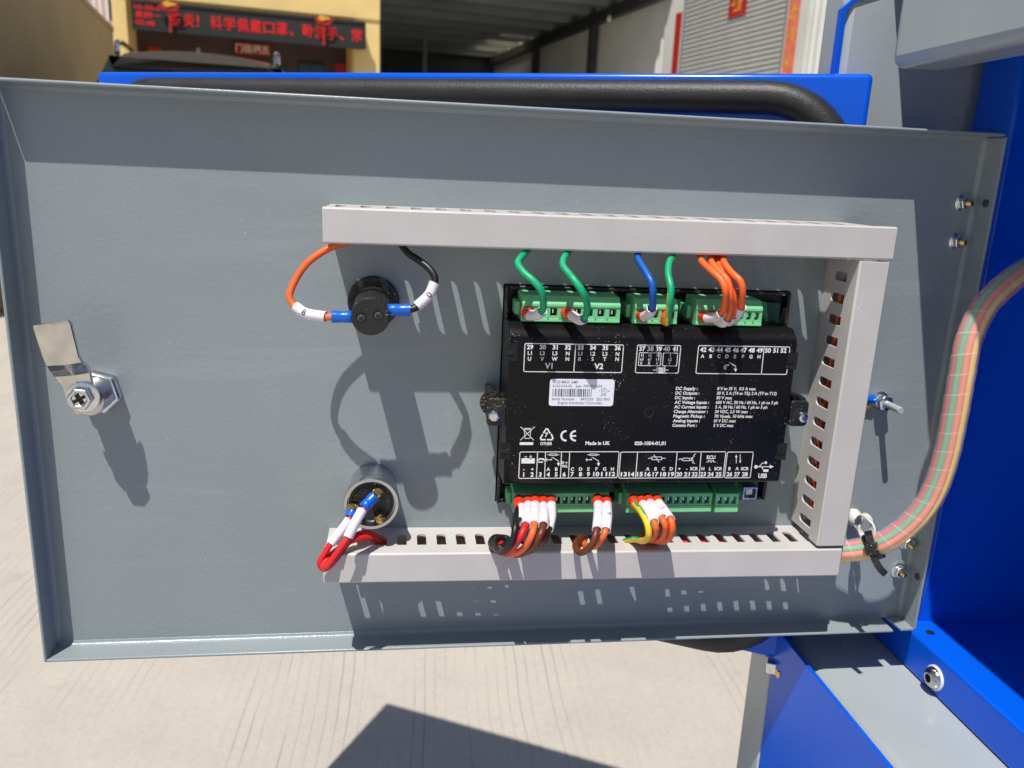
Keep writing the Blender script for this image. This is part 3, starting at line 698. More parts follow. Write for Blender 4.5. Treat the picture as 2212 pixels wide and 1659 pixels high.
# ---- cam latch
lt = thing('cam_latch', 'bent bright steel cam latch at the left side of the grey door', 'latch', (.0385, .168, 0))
LC = Vector((.0385, .1665, 0))
m = MB(); m.rings(LC, [(0.0002, .0125), (.0008, .0130), (.0055, .0130), (.0068, .0118)], n=6, ex=Vector((math.cos(.25), math.sin(.25), 0))); obj('hex_collar', m, 'zinc', lt, bev=.0006)
m = MB(); pr = [(.0066, .0096)]
for i in range(7): pr += [(.0070 + i * .0018, .0096), (.0079 + i * .0018, .0089)]
m.rings(LC, pr + [(.0205, .0094), (.0212, .0088)], n=32); obj('threaded_barrel', m, 'can', lt)
def plate(sections, mt, name, parent, th=.0026):     # sections: (centre, half-width vector, normal)
    m = MB(); rows = []
    for k, (cc, hv, nn) in enumerate(sections):
        cr = .0030 * min(1.0, max(0.0, (k - 2) / 3)); mid = cc + hv * .08 + nn * cr
        rows.append([cc - hv, mid, cc + hv, cc + hv + nn * th, mid + nn * th, cc - hv + nn * th])
    for a, b in zip(rows[:-1], rows[1:]):
        m.add(a + b, [(i, (i + 1) % 6, 6 + (i + 1) % 6, 6 + i) for i in range(6)])
    m.add(rows[0], [(5, 4, 3, 2, 1, 0)]); m.add(rows[-1], [(0, 1, 2, 3, 4, 5)])
    return obj(name, m, mt, parent, bev=.0005, ang=10)
wb = .0215; sec = []
def hv(x0, y0, x1, y1, w): a, b = U(x0, y0, w), U(x1, y1, w); return (a + b) / 2, (b - a) / 2, Vector((0, 0, 1))
for x0, y0, x1, y1, w in ((168, 893, 196, 887, wb), (150, 872, 208, 872, wb), (143, 850, 208, 850, wb), (138, 835, 203, 828, wb), (121, 812, 199, 803, wb + .0008), (112, 800, 194, 790, wb + .004), (104, 788, 182, 780, wb + .0098), (99, 778, 175, 769, wb + .0112), (88, 745, 166, 733, wb + .0122), (76, 708, 157, 696, wb + .0126), (76, 701, 152, 690, wb + .0127)):
    sec.append(hv(x0, y0, x1, y1, w))
plate(sec, 'chrome', 'cam_arm', lt)
bc = U(172, 862, .030)
m = MB(); m.rings((bc.x, bc.y, wb + .0027), [(0, .0088), (.0012, .0088), (.0016, .0078)], n=28); obj('washer', m, 'zinc', lt)
m = MB(); m.rings((bc.x, bc.y, wb + .0042), [(0, .0066), (.0042, .0068), (.0052, .0060), (.0054, .0046), (.0046, .0042)], n=6, ex=Vector((math.cos(.4), math.sin(.4), 0))); bh = obj('bolt_head', m, 'zinc', lt, bev=.0004)
m = MB()
for a in (0.5, 0.5 + math.pi / 2):
    ex, ey = Vector((math.cos(a), math.sin(a), 0)), Vector((-math.sin(a), math.cos(a), 0)); cc = Vector((bc.x, bc.y, wb + .0098 + a * 1e-5))
    m.add([cc + ex * .0032 + ey * .0009, cc - ex * .0032 + ey * .0009, cc - ex * .0032 - ey * .0009, cc + ex * .0032 - ey * .0009], [(0, 1, 2, 3)])
obj('cross_recess', m, 'dark', bh, flat=True)

# ---- wiring ducts
def duct(name, label, A, B, slots, e0=0.0, e1=0.0, first=.007, pitch=.0138, sw=.0058, off=0.0, hwid=.0081, lip=.0285):
    A, B = Vector(A), Vector(B); ex = (B - A).normalized(); ey = Vector((0, 0, 1)).cross(ex); L = (B - A).length
    T0 = lambda x, y, z: A + ex * x + ey * y + Vector((0, 0, z))
    T = lambda x, y, z: T0(x, y + off, z)
    d = thing(name, label, 'cable duct', (A + B) / 2)
    dep, th = .0375, .0013
    m = MB(); m.box((e0, -hwid, .0003), (L - e1, hwid, th), T=T); obj('duct_floor', m, 'duct', d)
    for sgn in (1, -1):
        m = MB(); x = e0; xc = e0 + first + (.0019 if sgn < 0 else 0)
        P = lambda x_, y_, z_, s=sgn: T(x_, s * (hwid + z_), y_)
        while xc + pitch / 2 < L - e1:
            m.cell(P, x, xc + pitch / 2, th, dep, (xc - sw / 2, xc + sw / 2, .0105, .0325), .0027, th); x = xc + pitch / 2; xc += pitch
        if L - e1 - x > .0005: m.box((x, sgn * (hwid - th), th), (L - e1, sgn * hwid, dep), T=T)
        obj('slotted_side', m, 'duct', d)
    m = MB(); cw = .0096
    pf = [(-cw, lip), (-cw, .0395), (-cw + .0008, .0405), (cw - .0008, .0405), (cw, .0395), (cw, lip), (cw - .0012, lip), (cw - .0012, .0380), (-cw + .0012, .0380), (-cw + .0012, lip)]
    m.prism([T0(0, y, z) for y, z in pf], [T0(L, y, z) for y, z in pf]); obj('duct_cover', m, 'duct', d, bev=.0003)
    return d, T
duct('cable_duct', 'grey slotted cable duct across the top, above the black controller', (.1712, .2693, 0), (.4992, .2699, 0), True, e0=.0012, e1=.012, off=.0004, hwid=.0092, lip=.0345)
duct('cable_duct', 'grey slotted cable duct along the bottom, below the black controller', (.1685, .0690, 0), (.4960, .0655, 0), True, e0=.0005, e1=.0005, first=.009, pitch=.0122)
duct('cable_duct', 'short upright grey cable duct to the right of the black controller', (.4884, .2592, 0), (.4880, .0775, 0), True, e0=.001, e1=.001, first=.0085, pitch=.0135)
# wires lying inside the ducts
def inner_wire(pts, mt, label, r=.0018):
    m = MB(); m.tube(spline(pts, 6), r, n=10); obj('duct_wire', m, mt, label=label, cat='wire', group='wires lying inside the ducts')
for i, (mt, dy, w_) in enumerate((('w_red', .0042, .017), ('w_orange', .0005, .014), ('w_brown', -.0025, .008), ('w_black', -.004, .020))):
    inner_wire([(.178 + .02 * i + k * .052, .0675 - .0005 * k + dy * (.8 + .2 * math.sin(k * 1.9 + i)), w_ + .002 * math.sin(k * 1.3 + i * 2)) for k in range(6)], mt, ('red', 'orange', 'brown', 'black')[i] + ' wire seen through the slots of the bottom duct')
for i, (mt, dx, w_) in enumerate((('w_orange', -.003, .012), ('w_blue', .001, .009), ('w_red', .0025, .017))):
    inner_wire([(.4882 + dx * (.7 + .3 * math.sin(k * 2 + i)), .245 - .031 * k, w_ + .002 * math.sin(k * 1.7 + i)) for k in range(6)], mt, ('orange', 'blue', 'red')[i] + ' wire seen through the slots of the upright duct')

# ================================================================== THE CONTROLLER
FW = .0360
ct = thing('generator_controller', 'black plastic controller with white printing, screwed into the grey door', 'controller', (.365, .16, 0))
m = MB()
m.box((CU0 - .016, CV0 - .010, -.012), (CU1 + .016, CV1 + .010, -.0040)); m.box((CU0 - .015, CV0 - .009, -.0041), (CU0 - .001, CV1 + .009, -.0018)); m.box((CU1 + .001, CV0 - .009, -.0041), (CU1 + .015, CV1 + .009, -.0018))
obj('back_plate', m, 'blackp', ct)
m = MB()
for a, b in (((CU0 + .0008, CV0 + .0008), (CU0 + .0030, CV1 - .0008)), ((CU1 - .0030, CV0 + .0008), (CU1 - .0008, CV1 - .0008))):
    m.box((a[0], a[1], -.0039), (b[0], b[1], .004))
m.box((CU0 + .0031, CV1 - .0030, -.0039), (CU1 - .0031, CV1 - .0008, .003)); m.box((CU0 + .0031, CV0 + .0008, -.0039), (CU1 - .0031, CV0 + .0030, .003))
obj('rim', m, 'blackp', ct, bev=.0005)
BU0, BU1, BV0, BV1 = .2745, .4492, .1190, .2098
m = MB()
pf = [(BV0, .0055), (BV0, FW - .003), (BV0 + .0012, FW - .0006), (BV0 + .003, FW), (BV1 - .002, FW), (BV1 + .001, FW - .0009), (BV1 + .0056, FW - .0058), (BV1 + .0066, FW - .008), (BV1 + .0066, .0055)]
m.prism([(BU0, v, w) for v, w in pf], [(BU1, v, w) for v, w in pf]); obj('housing', m, 'black', ct, bev=.0009, seg=3)
m = MB(); m.box((CU0 + .006, .1015, -.0038), (CU1 - .008, .2285, .0053)); obj('circuit_board', m, 'pcb', ct)
# clip recesses on the housing edges
for x, y, sx in ((1106, 761, 1), (1092, 974, 1), (1711, 780, -1), (1688, 976, -1)):
    p = U(x, y, FW); m = MB(); m.box((p.x - .0032, p.y - .0052, FW - .002), (p.x + .0032, p.y + .0052, FW + .0002)); cl = obj('clip_window', m, 'dark', ct)
    m = MB(); m.box((p.x - .0026, p.y - .0012, FW), (p.x + .0014, p.y + .0012, FW + .0007)); obj('clip_tongue', m, 'blackp', cl)
p = U(1402, 891, FW); m = MB(); m.rings((p.x, p.y, FW - .0005), [(0, .0031), (.0006, .0031), (.00062, .0026), (.0003, .0024)], n=24); obj('moulding_dimple', m, 'blackp', ct)
# mounting brackets
for side, (x0, x1, y0, y1, sx, sy, dx) in {'left': (1051, 1096, 861, 920, 1068, 900, -1), 'right': (1703, 1749, 867, 921, 1737, 903, 1)}.items():
    wq = .0315; a, b = U(x0, y1, wq), U(x1, y0, wq); sp = U(sx, sy, wq + .004)
    m = MB(); rr = rrect(a.x, a.y, b.x, b.y, .0022); m.prism([(x, y, wq - .003) for x, y in rr], [(x, y, wq) for x, y in rr]); br = obj('mounting_bracket', m, 'blackp', ct, bev=.0004)
    m = MB(); m.box((b.x - .010 if side == 'left' else a.x + .007, a.y + .001, .0005), (b.x - .007 if side == 'left' else a.x + .010, b.y + .001, wq - .0031)); obj('bracket_web', m, 'blackp', br)
    m = MB(); cx = (a.x + .004) if side == 'left' else (b.x - .004)
    m.rings((cx, (a.y + b.y) / 2 + .0028, wq - .012), [(0, .0074), (.0035, .0074)], n=32); obj('bracket_pad', m, 'blackp', br)
    m = MB(); m.tube([(sp.x, sp.y, .0003), (sp.x, sp.y, wq + .002)], .0016, n=14); obj('screw_shank', m, 'zinc', br)
    m = MB(); m.rings((sp.x, sp.y, wq + .0004), [(0, .0033), (.0022, .0034), (.0034, .0029), (.0040, .0018), (.0040, .0015)], n=28); sh_ = obj('screw_head', m, 'zinc', br)
    m = MB()
    for k in range(2):
        an = .35 + k * math.pi / 2; ex, ey = Vector((math.cos(an), math.sin(an), 0)), Vector((-math.sin(an), math.cos(an), 0)); cc = Vector((sp.x, sp.y, wq + .00445 + k * 2e-5))
        m.add([cc + ex * .0019 + ey * .0005, cc - ex * .0019 + ey * .0005, cc - ex * .0019 - ey * .0005, cc + ex * .0019 - ey * .0005], [(0, 1, 2, 3)])
# ---- printing on the housing
FP = lambda x, y, z=0: Vector((x, y, FW + .00012 + z))
def c4(x, y): return (1031.3 + .32763 * x, 585.3 + .32763 * y)
def c5(x, y): return (1031.3 + .32763 * x, 836.2 + .32763 * y)
def F(x, y): p = U(x, y, FW); return p.x, p.y
PXM = (U(1500, 900, FW).x - U(1400, 900, FW).x) / 100     # metres per picture pixel on the face
pr_ = MB()
def T4(s, x, y, h, f=c4, align='c', width=None, bold=.035, mb=None, slant=0):
    u, v = F(*f(x, y)); hh = h * .32763 * PXM * 1.03
    text(mb or pr_, s, FP, u, v - hh / 2, hh, width=width * .32763 * PXM if width else None, align=align, bold=bold, slant=slant)
def S4(pts, f=c4, th=5, closed=False, mb=None): stroke(mb or pr_, [F(*f(x, y)) for x, y in pts], FP, th * .32763 * PXM, closed)
def RR4(x0, y0, x1, y1, x2, y2, x3, y3, f, th=5, r=10):   # slightly tilted frame drawn from its four corners, straightened on the face
    us = [F(*f(x, y)) for x, y in ((x0, y0), (x1, y1), (x2, y2), (x3, y3))]
    ua, ub = (us[0][0] + us[3][0]) / 2, (us[1][0] + us[2][0]) / 2; va, vb = (us[2][1] + us[3][1]) / 2, (us[0][1] + us[1][1]) / 2
    stroke(pr_, rrect(ua, va, ub, vb, r * .32763 * PXM, 3), FP, th * .32763 * PXM, True); return ua, ub, va, vb
# upper row of frames
RR4(314, 478, 965, 487, 948, 670, 304, 663, c4)
S4([(648, 484), (635, 664)])
for i, (a, b, c_, x) in enumerate((('29', 'L1', 'U', 347), ('30', 'L2', 'V', 431), ('31', 'L3', 'W', 513), ('32', 'N', 'N', 597), ('33', 'L1', 'R', 680), ('34', 'L2', 'S', 762), ('35', 'L3', 'T', 843), ('36', 'N', 'N', 925))):
    T4(a, x, 501 + i * .9, 26); T4(b, x - 2, 541 + i * .9, 22, bold=.025); T4(c_, x - 4, 579 + i * .3, 22, bold=.025)
T4('V1', 470, 625, 33, bold=.03); T4('V2', 800, 628, 33, bold=.03)
RR4(1055, 488, 1340, 492, 1324, 674, 1040, 670, c4)
for s_, x in (('37', 1087), ('38', 1141), ('39', 1196), ('40', 1249), ('41', 1303)): T4(s_, x, 512 + (x - 1087) * .01, 27)
RR4(1066, 538, 1213, 540, 1204, 625, 1062, 623, c4, th=4, r=6); RR4(1226, 540, 1321, 541, 1312, 626, 1219, 625, c4, th=4, r=6)
for s_, x, y in (('I1', 1087, 555), ('I2', 1139, 555), ('I3', 1191, 555), ('I', 1272, 555), ('s1', 1083, 580), ('s1', 1135, 580), ('s1', 1187, 580), ('s2', 1269, 582), ('k', 1080, 606), ('k', 1131, 606), ('k', 1184, 606), ('l', 1264, 606)): T4(s_, x, y, 19, bold=.02, slant=.25 if s_ in 'kl' else 0)
S4([(1160, 653), (1255, 653)], th=8)
for cx in (1192, 1207, 1222): S4([(cx + 15 * math.cos(a * .6283), 653 + 15 * math.sin(a * .6283)) for a in range(10)], th=4, closed=True)
S4([(1184, 626), (1184, 645)], th=4); S4([(1236, 627), (1236, 645)], th=4)
RR4(1457, 492, 2060, 501, 2038, 682, 1440, 675, c4)
S4([(1890, 500), (1871, 680)])
for i, x in enumerate((1489, 1543, 1597, 1650, 1703, 1755, 1808, 1861)):
    T4(str(42 + i), x, 518 + i * .7, 27); T4('ABCDEFGH'[i], x - 5, 561 + i * .6, 21, bold=.03)
for s_, x in (('50', 1915), ('51', 1966), ('52', 2018)): T4(s_, x, 524, 27)
S4([(1662, 604), (1702, 628), (1702, 648)], th=4); S4([(1632, 632), (1632, 620), (1658, 620)], th=4); S4([(1622, 632), (1642, 632)], th=4); S4([(1625, 640), (1639, 640)], th=4); S4([(1629, 648), (1635, 648)], th=4)
pr_.add([FP(*F(*c4(x, y)), 2e-5) for x, y in ((1690, 644), (1714, 644), (1702, 664))], [(0, 1, 2)]); pr_.add([FP(*F(*c4(x, y)), 2e-5) for x, y in ((1645, 624), (1658, 624), (1652, 612))], [(0, 1, 2)])
obj('printed_markings', pr_, 'print', ct, flat=True)
# ratings list
pr_ = MB()
rows = (('DC Supply :', '8 V to 35 V,  0.5 A max'), ('DC Outputs :', '30 V, 5 A (T4 to T5); 2 A (T7 to T12)'), ('DC Inputs :', '30 V max'), ('AC Voltage Inputs :', '600 V AC, 50 Hz / 60 Hz, 1 ph to 3 ph'), ('AC Current Inputs :', '5 A, 50 Hz / 60 Hz, 1 ph to 3 ph'), ('Charge Alternator :', '30 VDC, 2.5 W max'), ('Magnetic Pickup :', '70 Vpeak, 10 kHz max'), ('Analog Inputs :', '10 V DC max'), ('Comms Port :', '5 V DC max'))
wl_ = (142, 158, 132, 228, 228, 226, 208, 180, 162); wr_ = (258, 402, 106, 418, 350, 222, 258, 148, 136)
for i, (a, b) in enumerate(rows):
    T4(a, 1308 - i * 2.9, 8 + i * 30.4, 19, c5, 'l', wl_[i], bold=.03, slant=.06); T4(b, 1581 - i * 3.2, 9 + i * 30.4, 19, c5, 'l', wr_[i], bold=.022, slant=.06)
T4('Made in UK', 712, 369, 22, c5, 'l', 160); T4('020-1054-01,01', 1036, 370, 22, c5, 'l', 205)
# symbols: bin, recycling triangle, CE
S4([(286, 262), (370, 348)], c5, 4); S4([(376, 262), (284, 348)], c5, 4)
S4([(310, 272), (350, 272)], c5, 5); S4([(308, 280), (314, 338), (345, 338), (352, 280)], c5, 4, True)
S4([(287, 372), (359, 372)], c5, 18)
S4([(436, 300), (452, 276), (462, 276), (478, 302)], c5, 9); S4([(488, 312), (497, 336), (490, 346), (462, 346)], c5, 9); S4([(446, 346), (420, 346), (416, 336), (428, 314)], c5, 9)
T4('7', 455, 314, 26, c5); T4('OTHER', 453, 372, 18, c5, width=76)
def arc(cx, cy, r, a0, a1, n=16): return [(cx + r * math.cos(R_(a0 + (a1 - a0) * i / n)), cy - r * math.sin(R_(a0 + (a1 - a0) * i / n))) for i in range(n + 1)]
S4(arc(584, 321, 31, 95, 265), c5, 12); S4(arc(646, 321, 31, 95, 265), c5, 12); S4([(618, 321), (645, 321)], c5, 11)
# lower row of frames
def fr5(x0, y0, x1, y1): RR4(x0 + 6, y0, x1 + 6, y0, x1 - 6, y1, x0 - 6, y1, c5)
RR4(280, 426, 934, 426, 920, 598, 272, 600, c5); RR4(944, 426, 1636, 427, 1620, 597, 932, 598, c5); RR4(1646, 427, 1814, 428, 1802, 597, 1629, 597, c5)
for xa, xb in ((396, 389), (449, 442), (554, 547), (608, 600), (1056, 1042), (1316, 1302), (1475, 1460)): S4([(xa, 428), (xb, 597)], c5, 5)
for i, x in enumerate((305, 360, 414, 467, 519, 572, 625, 679, 731, 783, 835, 888)):
    T4(str(i + 1), x, 576 - i * .3, 27, c5, width=40 if i > 8 else None)
for i, x in enumerate((965, 1015, 1071, 1123, 1174, 1225, 1277, 1330, 1381, 1432, 1487, 1537, 1589, 1661, 1711, 1763)): T4(str(i + 13), x, 574, 27, c5, width=40)
for s_, x in (('-', 306), ('+', 362), ('A', 467), ('B', 520), ('C', 626), ('D', 680), ('E', 732), ('F', 785), ('G', 838), ('H', 890), ('A', 1123), ('B', 1175), ('C', 1226), ('D', 1278), ('+', 1331), ('-', 1380), ('H', 1486), ('L', 1534), ('B', 1662), ('A', 1712)): T4(s_, x, 541 - (x - 300) * .003, 21, c5, bold=.03)
for x in (1428, 1587, 1763): T4('SCR', x, 537, 20, c5, width=54)
T4('D +', 574, 498, 17, c5, width=38); T4('W/L', 576, 521, 17, c5, width=42); T4('ECU', 1540, 462, 22, c5, width=58)
S4([(1510, 493), (1522, 493), (1522, 482), (1534, 482), (1534, 493), (1545, 493), (1545, 482), (1556, 482), (1556, 493), (1568, 493)], c5, 4)
S4([(306, 486), (362, 486)], c5, 34); S4([(312, 458), (324, 458)], c5, 4); S4([(344, 458), (358, 458)], c5, 4); S4([(351, 450), (351, 466)], c5, 4); S4([(314, 470), (324, 470)], c5, 8); S4([(344, 470), (354, 470)], c5, 8)
S4([(400, 480), (410, 473), (430, 473), (440, 480)], c5, 9); S4([(404, 494), (428, 494)], c5, 8)
def sw(x):
    S4([(x - 22, 440), (x + 22, 440), (x + 22, 450), (x - 22, 450)], c5, 4, True); S4([(x - 38, 445), (x - 24, 445)], c5, 4); S4([(x + 24, 445), (x + 38, 445)], c5, 4)
    S4([(x - 50, 478), (x - 12, 478)], c5, 4); S4([(x - 43, 470), (x - 43, 487)], c5, 4); S4([(x - 8, 462), (x + 34, 486), (x + 34, 502)], c5, 4)
    pr_.add([FP(*F(*c5(a, b)), 3e-5) for a, b in ((x + 23, 500), (x + 45, 500), (x + 34, 521))], [(0, 1, 2)]); pr_.add([FP(*F(*c5(a, b)), 3e-5) for a, b in ((x - 22, 482), (x - 8, 482), (x - 14, 470))], [(0, 1, 2)])
sw(500); sw(764)
S4([(1150, 460), (1214, 460), (1214, 478), (1150, 478)], c5, 4, True); S4([(1126, 469), (1148, 469)], c5, 4); S4([(1216, 469), (1238, 469)], c5, 4); S4([(1196, 494), (1164, 446)], c5, 4)
S4([(1354, 468), (1398, 468), (1398, 484), (1354, 484)], c5, 4, True); S4([(1328, 478), (1338, 470), (1346, 480), (1352, 474)], c5, 4); S4([(1400, 470), (1412, 470), (1412, 484), (1400, 484)], c5, 4)
S4([(1438, 440), (1426, 446), (1428, 458), (1414, 464), (1420, 474), (1412, 482), (1424, 488), (1418, 498), (1432, 502)], c5, 4)
S4([(1706, 500), (1706, 454)], c5, 4); S4([(1732, 444), (1732, 490)], c5, 4)
for tri in (((1698, 462), (1714, 462), (1706, 444)), ((1724, 484), (1740, 484), (1732, 502)), ((1926, 512), (1926, 536), (1954, 524))): pr_.add([FP(*F(*c5(a, b)), 4e-5) for a, b in tri], [(0, 1, 2)])
S4([(1836, 525), (1930, 524)], c5, 5); S4(arc(1836, 525, 7, 0, 360, 10), c5, 9); S4([(1856, 524), (1878, 500), (1898, 498)], c5, 5); S4(arc(1900, 498, 5, 0, 360, 8), c5, 8); S4([(1872, 525), (1888, 550), (1902, 550)], c5, 5); S4([(1892, 550), (1910, 550)], c5, 18)
T4('USB', 1880, 584, 28, c5, width=60)
obj('printed_markings', pr_, 'print', ct, flat=True)
# ---- white serial sticker
def c6(x, y): return (1031.3 + .16381 * x, 808.3 + .16381 * y)
q = [F(*c6(*k)) for k in ((955, 65), (1808, 65), (1788, 420), (942, 415))]
su0, su1, sv0, sv1 = (q[0][0] + q[3][0]) / 2, (q[1][0] + q[2][0]) / 2, (q[2][1] + q[3][1]) / 2, (q[0][1] + q[1][1]) / 2
m = MB(); rr = rrect(su0, sv0, su1, sv1, .0016); m.prism([(x, y, FW + .00005) for x, y in rr], [(x, y, FW + .0003) for x, y in rr]); lab = obj('serial_sticker', m, 'paper', ct, label='white rounded serial number sticker')
SK = lambda x, y, z=0: Vector((x, y, FW + .00036 + z))
sW_, sH_ = su1 - su0, sv1 - sv0
def ST(mb, s, fx, fy, h, wd): text(mb, s, SK, su0 + fx * sW_, sv1 - fy * sH_, h * sH_, width=wd * sW_, bold=.012)
m = MB()
ST(m, '6120 MKIII AMF', .045, .155, .095, .39); ST(m, '6120-010-05', .045, .300, .095, .295); ST(m, 'Job', .395, .300, .095, .09); ST(m, 'F001016236', .52, .298, .095, .29)
ST(m, 'Serial Number', .040, .785, .095, .355); ST(m, '8472256', .49, .785, .095, .195); ST(m, 'E221853', .74, .785, .095, .20); ST(m, 'Engine Generator Controller', .14, .925, .095, .69)
ST(m, 'LISTED', .785, .615, .055, .10); ST(m, 'c', .765, .45, .06, .014); ST(m, 'UL', .817, .45, .08, .045); ST(m, 'us', .90, .45, .05, .035)
stroke(m, [(su0 + .843 * sW_ + .043 * sW_ * math.cos(a * math.pi / 10), sv1 - .425 * sH_ + .043 * sW_ * math.sin(a * math.pi / 10)) for a in range(20)], SK, .00022, True)
obj('sticker_text', m, 'inkl', ct, flat=True)
m = MB(); x = .045; rnd = random.Random(4)
while x < .655:
    w_ = rnd.choice((.005, .005, .009, .014, .018)); m.quad(SK(su0 + x * sW_, sv1 - .36 * sH_), SK(su0 + x * sW_, sv1 - .65 * sH_), SK(su0 + (x + w_) * sW_, sv1 - .65 * sH_), SK(su0 + (x + w_) * sW_, sv1 - .36 * sH_)); x += w_ + rnd.choice((.006, .007, .011, .016))
obj('barcode_bars', m, 'ink', ct, flat=True)
# ---- usb socket
a, b = U(1604, 1079, .026), U(1637, 1053, .026)
m = MB(); m.cell(lambda x, y, z: Vector((x, y, .026 + z)), a.x, b.x, a.y, b.y, (a.x + .0008, b.x - .0008, a.y + .0008, b.y - .0008), .0012, .014); ub = obj('usb_socket', m, 'zinc', ct)
m = MB(); m.box((a.x + .0009, a.y + .0009, .012), (b.x - .0009, b.y - .0009, .0165)); obj('socket_floor', m, 'nylon', ub)
m = MB(); m.box((a.x + .0026, a.y + .0026, .0166), (b.x - .0026, b.y - .0018, .0245)); obj('socket_tongue', m, 'whitepaint', ub, bev=.0003)

# ---- green plug-in terminals
HOLES = {}
def plug(key, label, TL, TR, BL, w, n, lower):
    p, q, r = U(*TL, w), U(*TR, w), U(*BL, w)
    u0, u1, v1, v0 = (p.x + r.x) / 2, q.x, (p.y + q.y) / 2, r.y
    t = thing('terminal_plug', label, 'connector', ((u0 + u1) / 2, v0, .006), group='green terminal plugs on the controller')
    hgt = v1 - v0; pit_ = (u1 - u0 - .0016) / n
    hy0, hy1 = (v0 + hgt * .26, v0 + hgt * .56) if not lower else (v0 + hgt * .40, v0 + hgt * .72)
    P = lambda x, y, z: Vector((x, y, w + z))
    m = MB(); HOLES[key] = []
    for i in range(n):
        xa = u0 + .0008 + pit_ * i; xc = xa + pit_ / 2; hw_ = pit_ * (.30 if not lower else .33)
        m.cell(P, xa if i else u0, xa + pit_ if i < n - 1 else u1, hy0 - hgt * .08, hy1 + hgt * .06, (xc - hw_, xc + hw_, hy0, hy1), .0003, .0055)
        HOLES[key].append(Vector((xc, (hy0 + hy1) / 2, w)))
    obj('front_face', m, 'green', t, ang=25)
    yb_, yt_ = hy0 - hgt * .08, hy1 + hgt * .06
    m = MB()                                          # body behind, sloped shoulder above, stepped foot below
    pfv = [(v0, .0062), (v0, w - .0018), (v0 + hgt * .05, w + .0008), (yb_ - .00005, w + .0004), (yb_ - .00005, w - .006), (yt_ + .00005, w - .006), (yt_ + .00005, w + .0006), (yt_ + hgt * .10, w + .0004), (v1, w - (.0035 if not lower else .0085)), (v1 + .0006, .0062)]
    m.prism([(u0, v, z) for v, z in pfv], [(u1, v, z) for v, z in pfv]); obj('plug_body', m, 'green', t, bev=.00025, ang=20)
    m = MB(); m.box((u0 + .0005, hy0, w - .0059), (u1 - .0005, hy1, w - .0054)); obj('socket_floor', m, 'dark', t)
    for i in range(n):
        cpt = HOLES[key][i]
        m = MB(); m.box((cpt.x - .0007, cpt.y - .0008, w - .0053), (cpt.x + .0002, cpt.y + .0014, w - .0018)); obj('contact', m, 'zinc', t)
    m = MB(); m.box((u0 - .0030, v0 + hgt * .2, .0062), (u0 - .0003, v1 - hgt * .3, w - .008)); obj('header_pin_block', m, 'green', t, bev=.0003)
    for i in range(n - 1):                           # thin ribs between the ways
        x = u0 + .0008 + pit_ * (i + 1); m2 = MB()
        m2.box((x - .0003, yb_ + .0002, w + .0002), (x + .0003, hy0 + (hy1 - hy0) * .1, w + .0011)); obj('rib', m2, 'green', t)
    return t
plug('A', 'wide green plug with two green wires, upper left of the controller', (1129.6, 640), (1342, 643), (1128, 696), .0275, 8, False)
plug('B', 'small green plug with a blue and a striped wire, top of the controller', (1370, 646), (1466, 648), (1373, 701), .0275, 5, False)
plug('C', 'green plug with a bunch of orange wires, upper right of the controller', (1503, 648), (1650, 651), (1506, 704), .0275, 8, False)
plug('D', 'long green plug with seven wires, lower left of the controller', (1111, 1059), (1316, 1059), (1108, 1110), .0255, 12, True)
plug('E', 'long green plug with striped and orange wires, bottom of the controller', (1352, 1059), (1540, 1060), (1355, 1109), .0255, 11, True)
plug('F', 'small empty green plug beside the metal socket, bottom of the controller', (1545, 1060), (1598, 1060), (1546, 1108), .0255, 3, True)

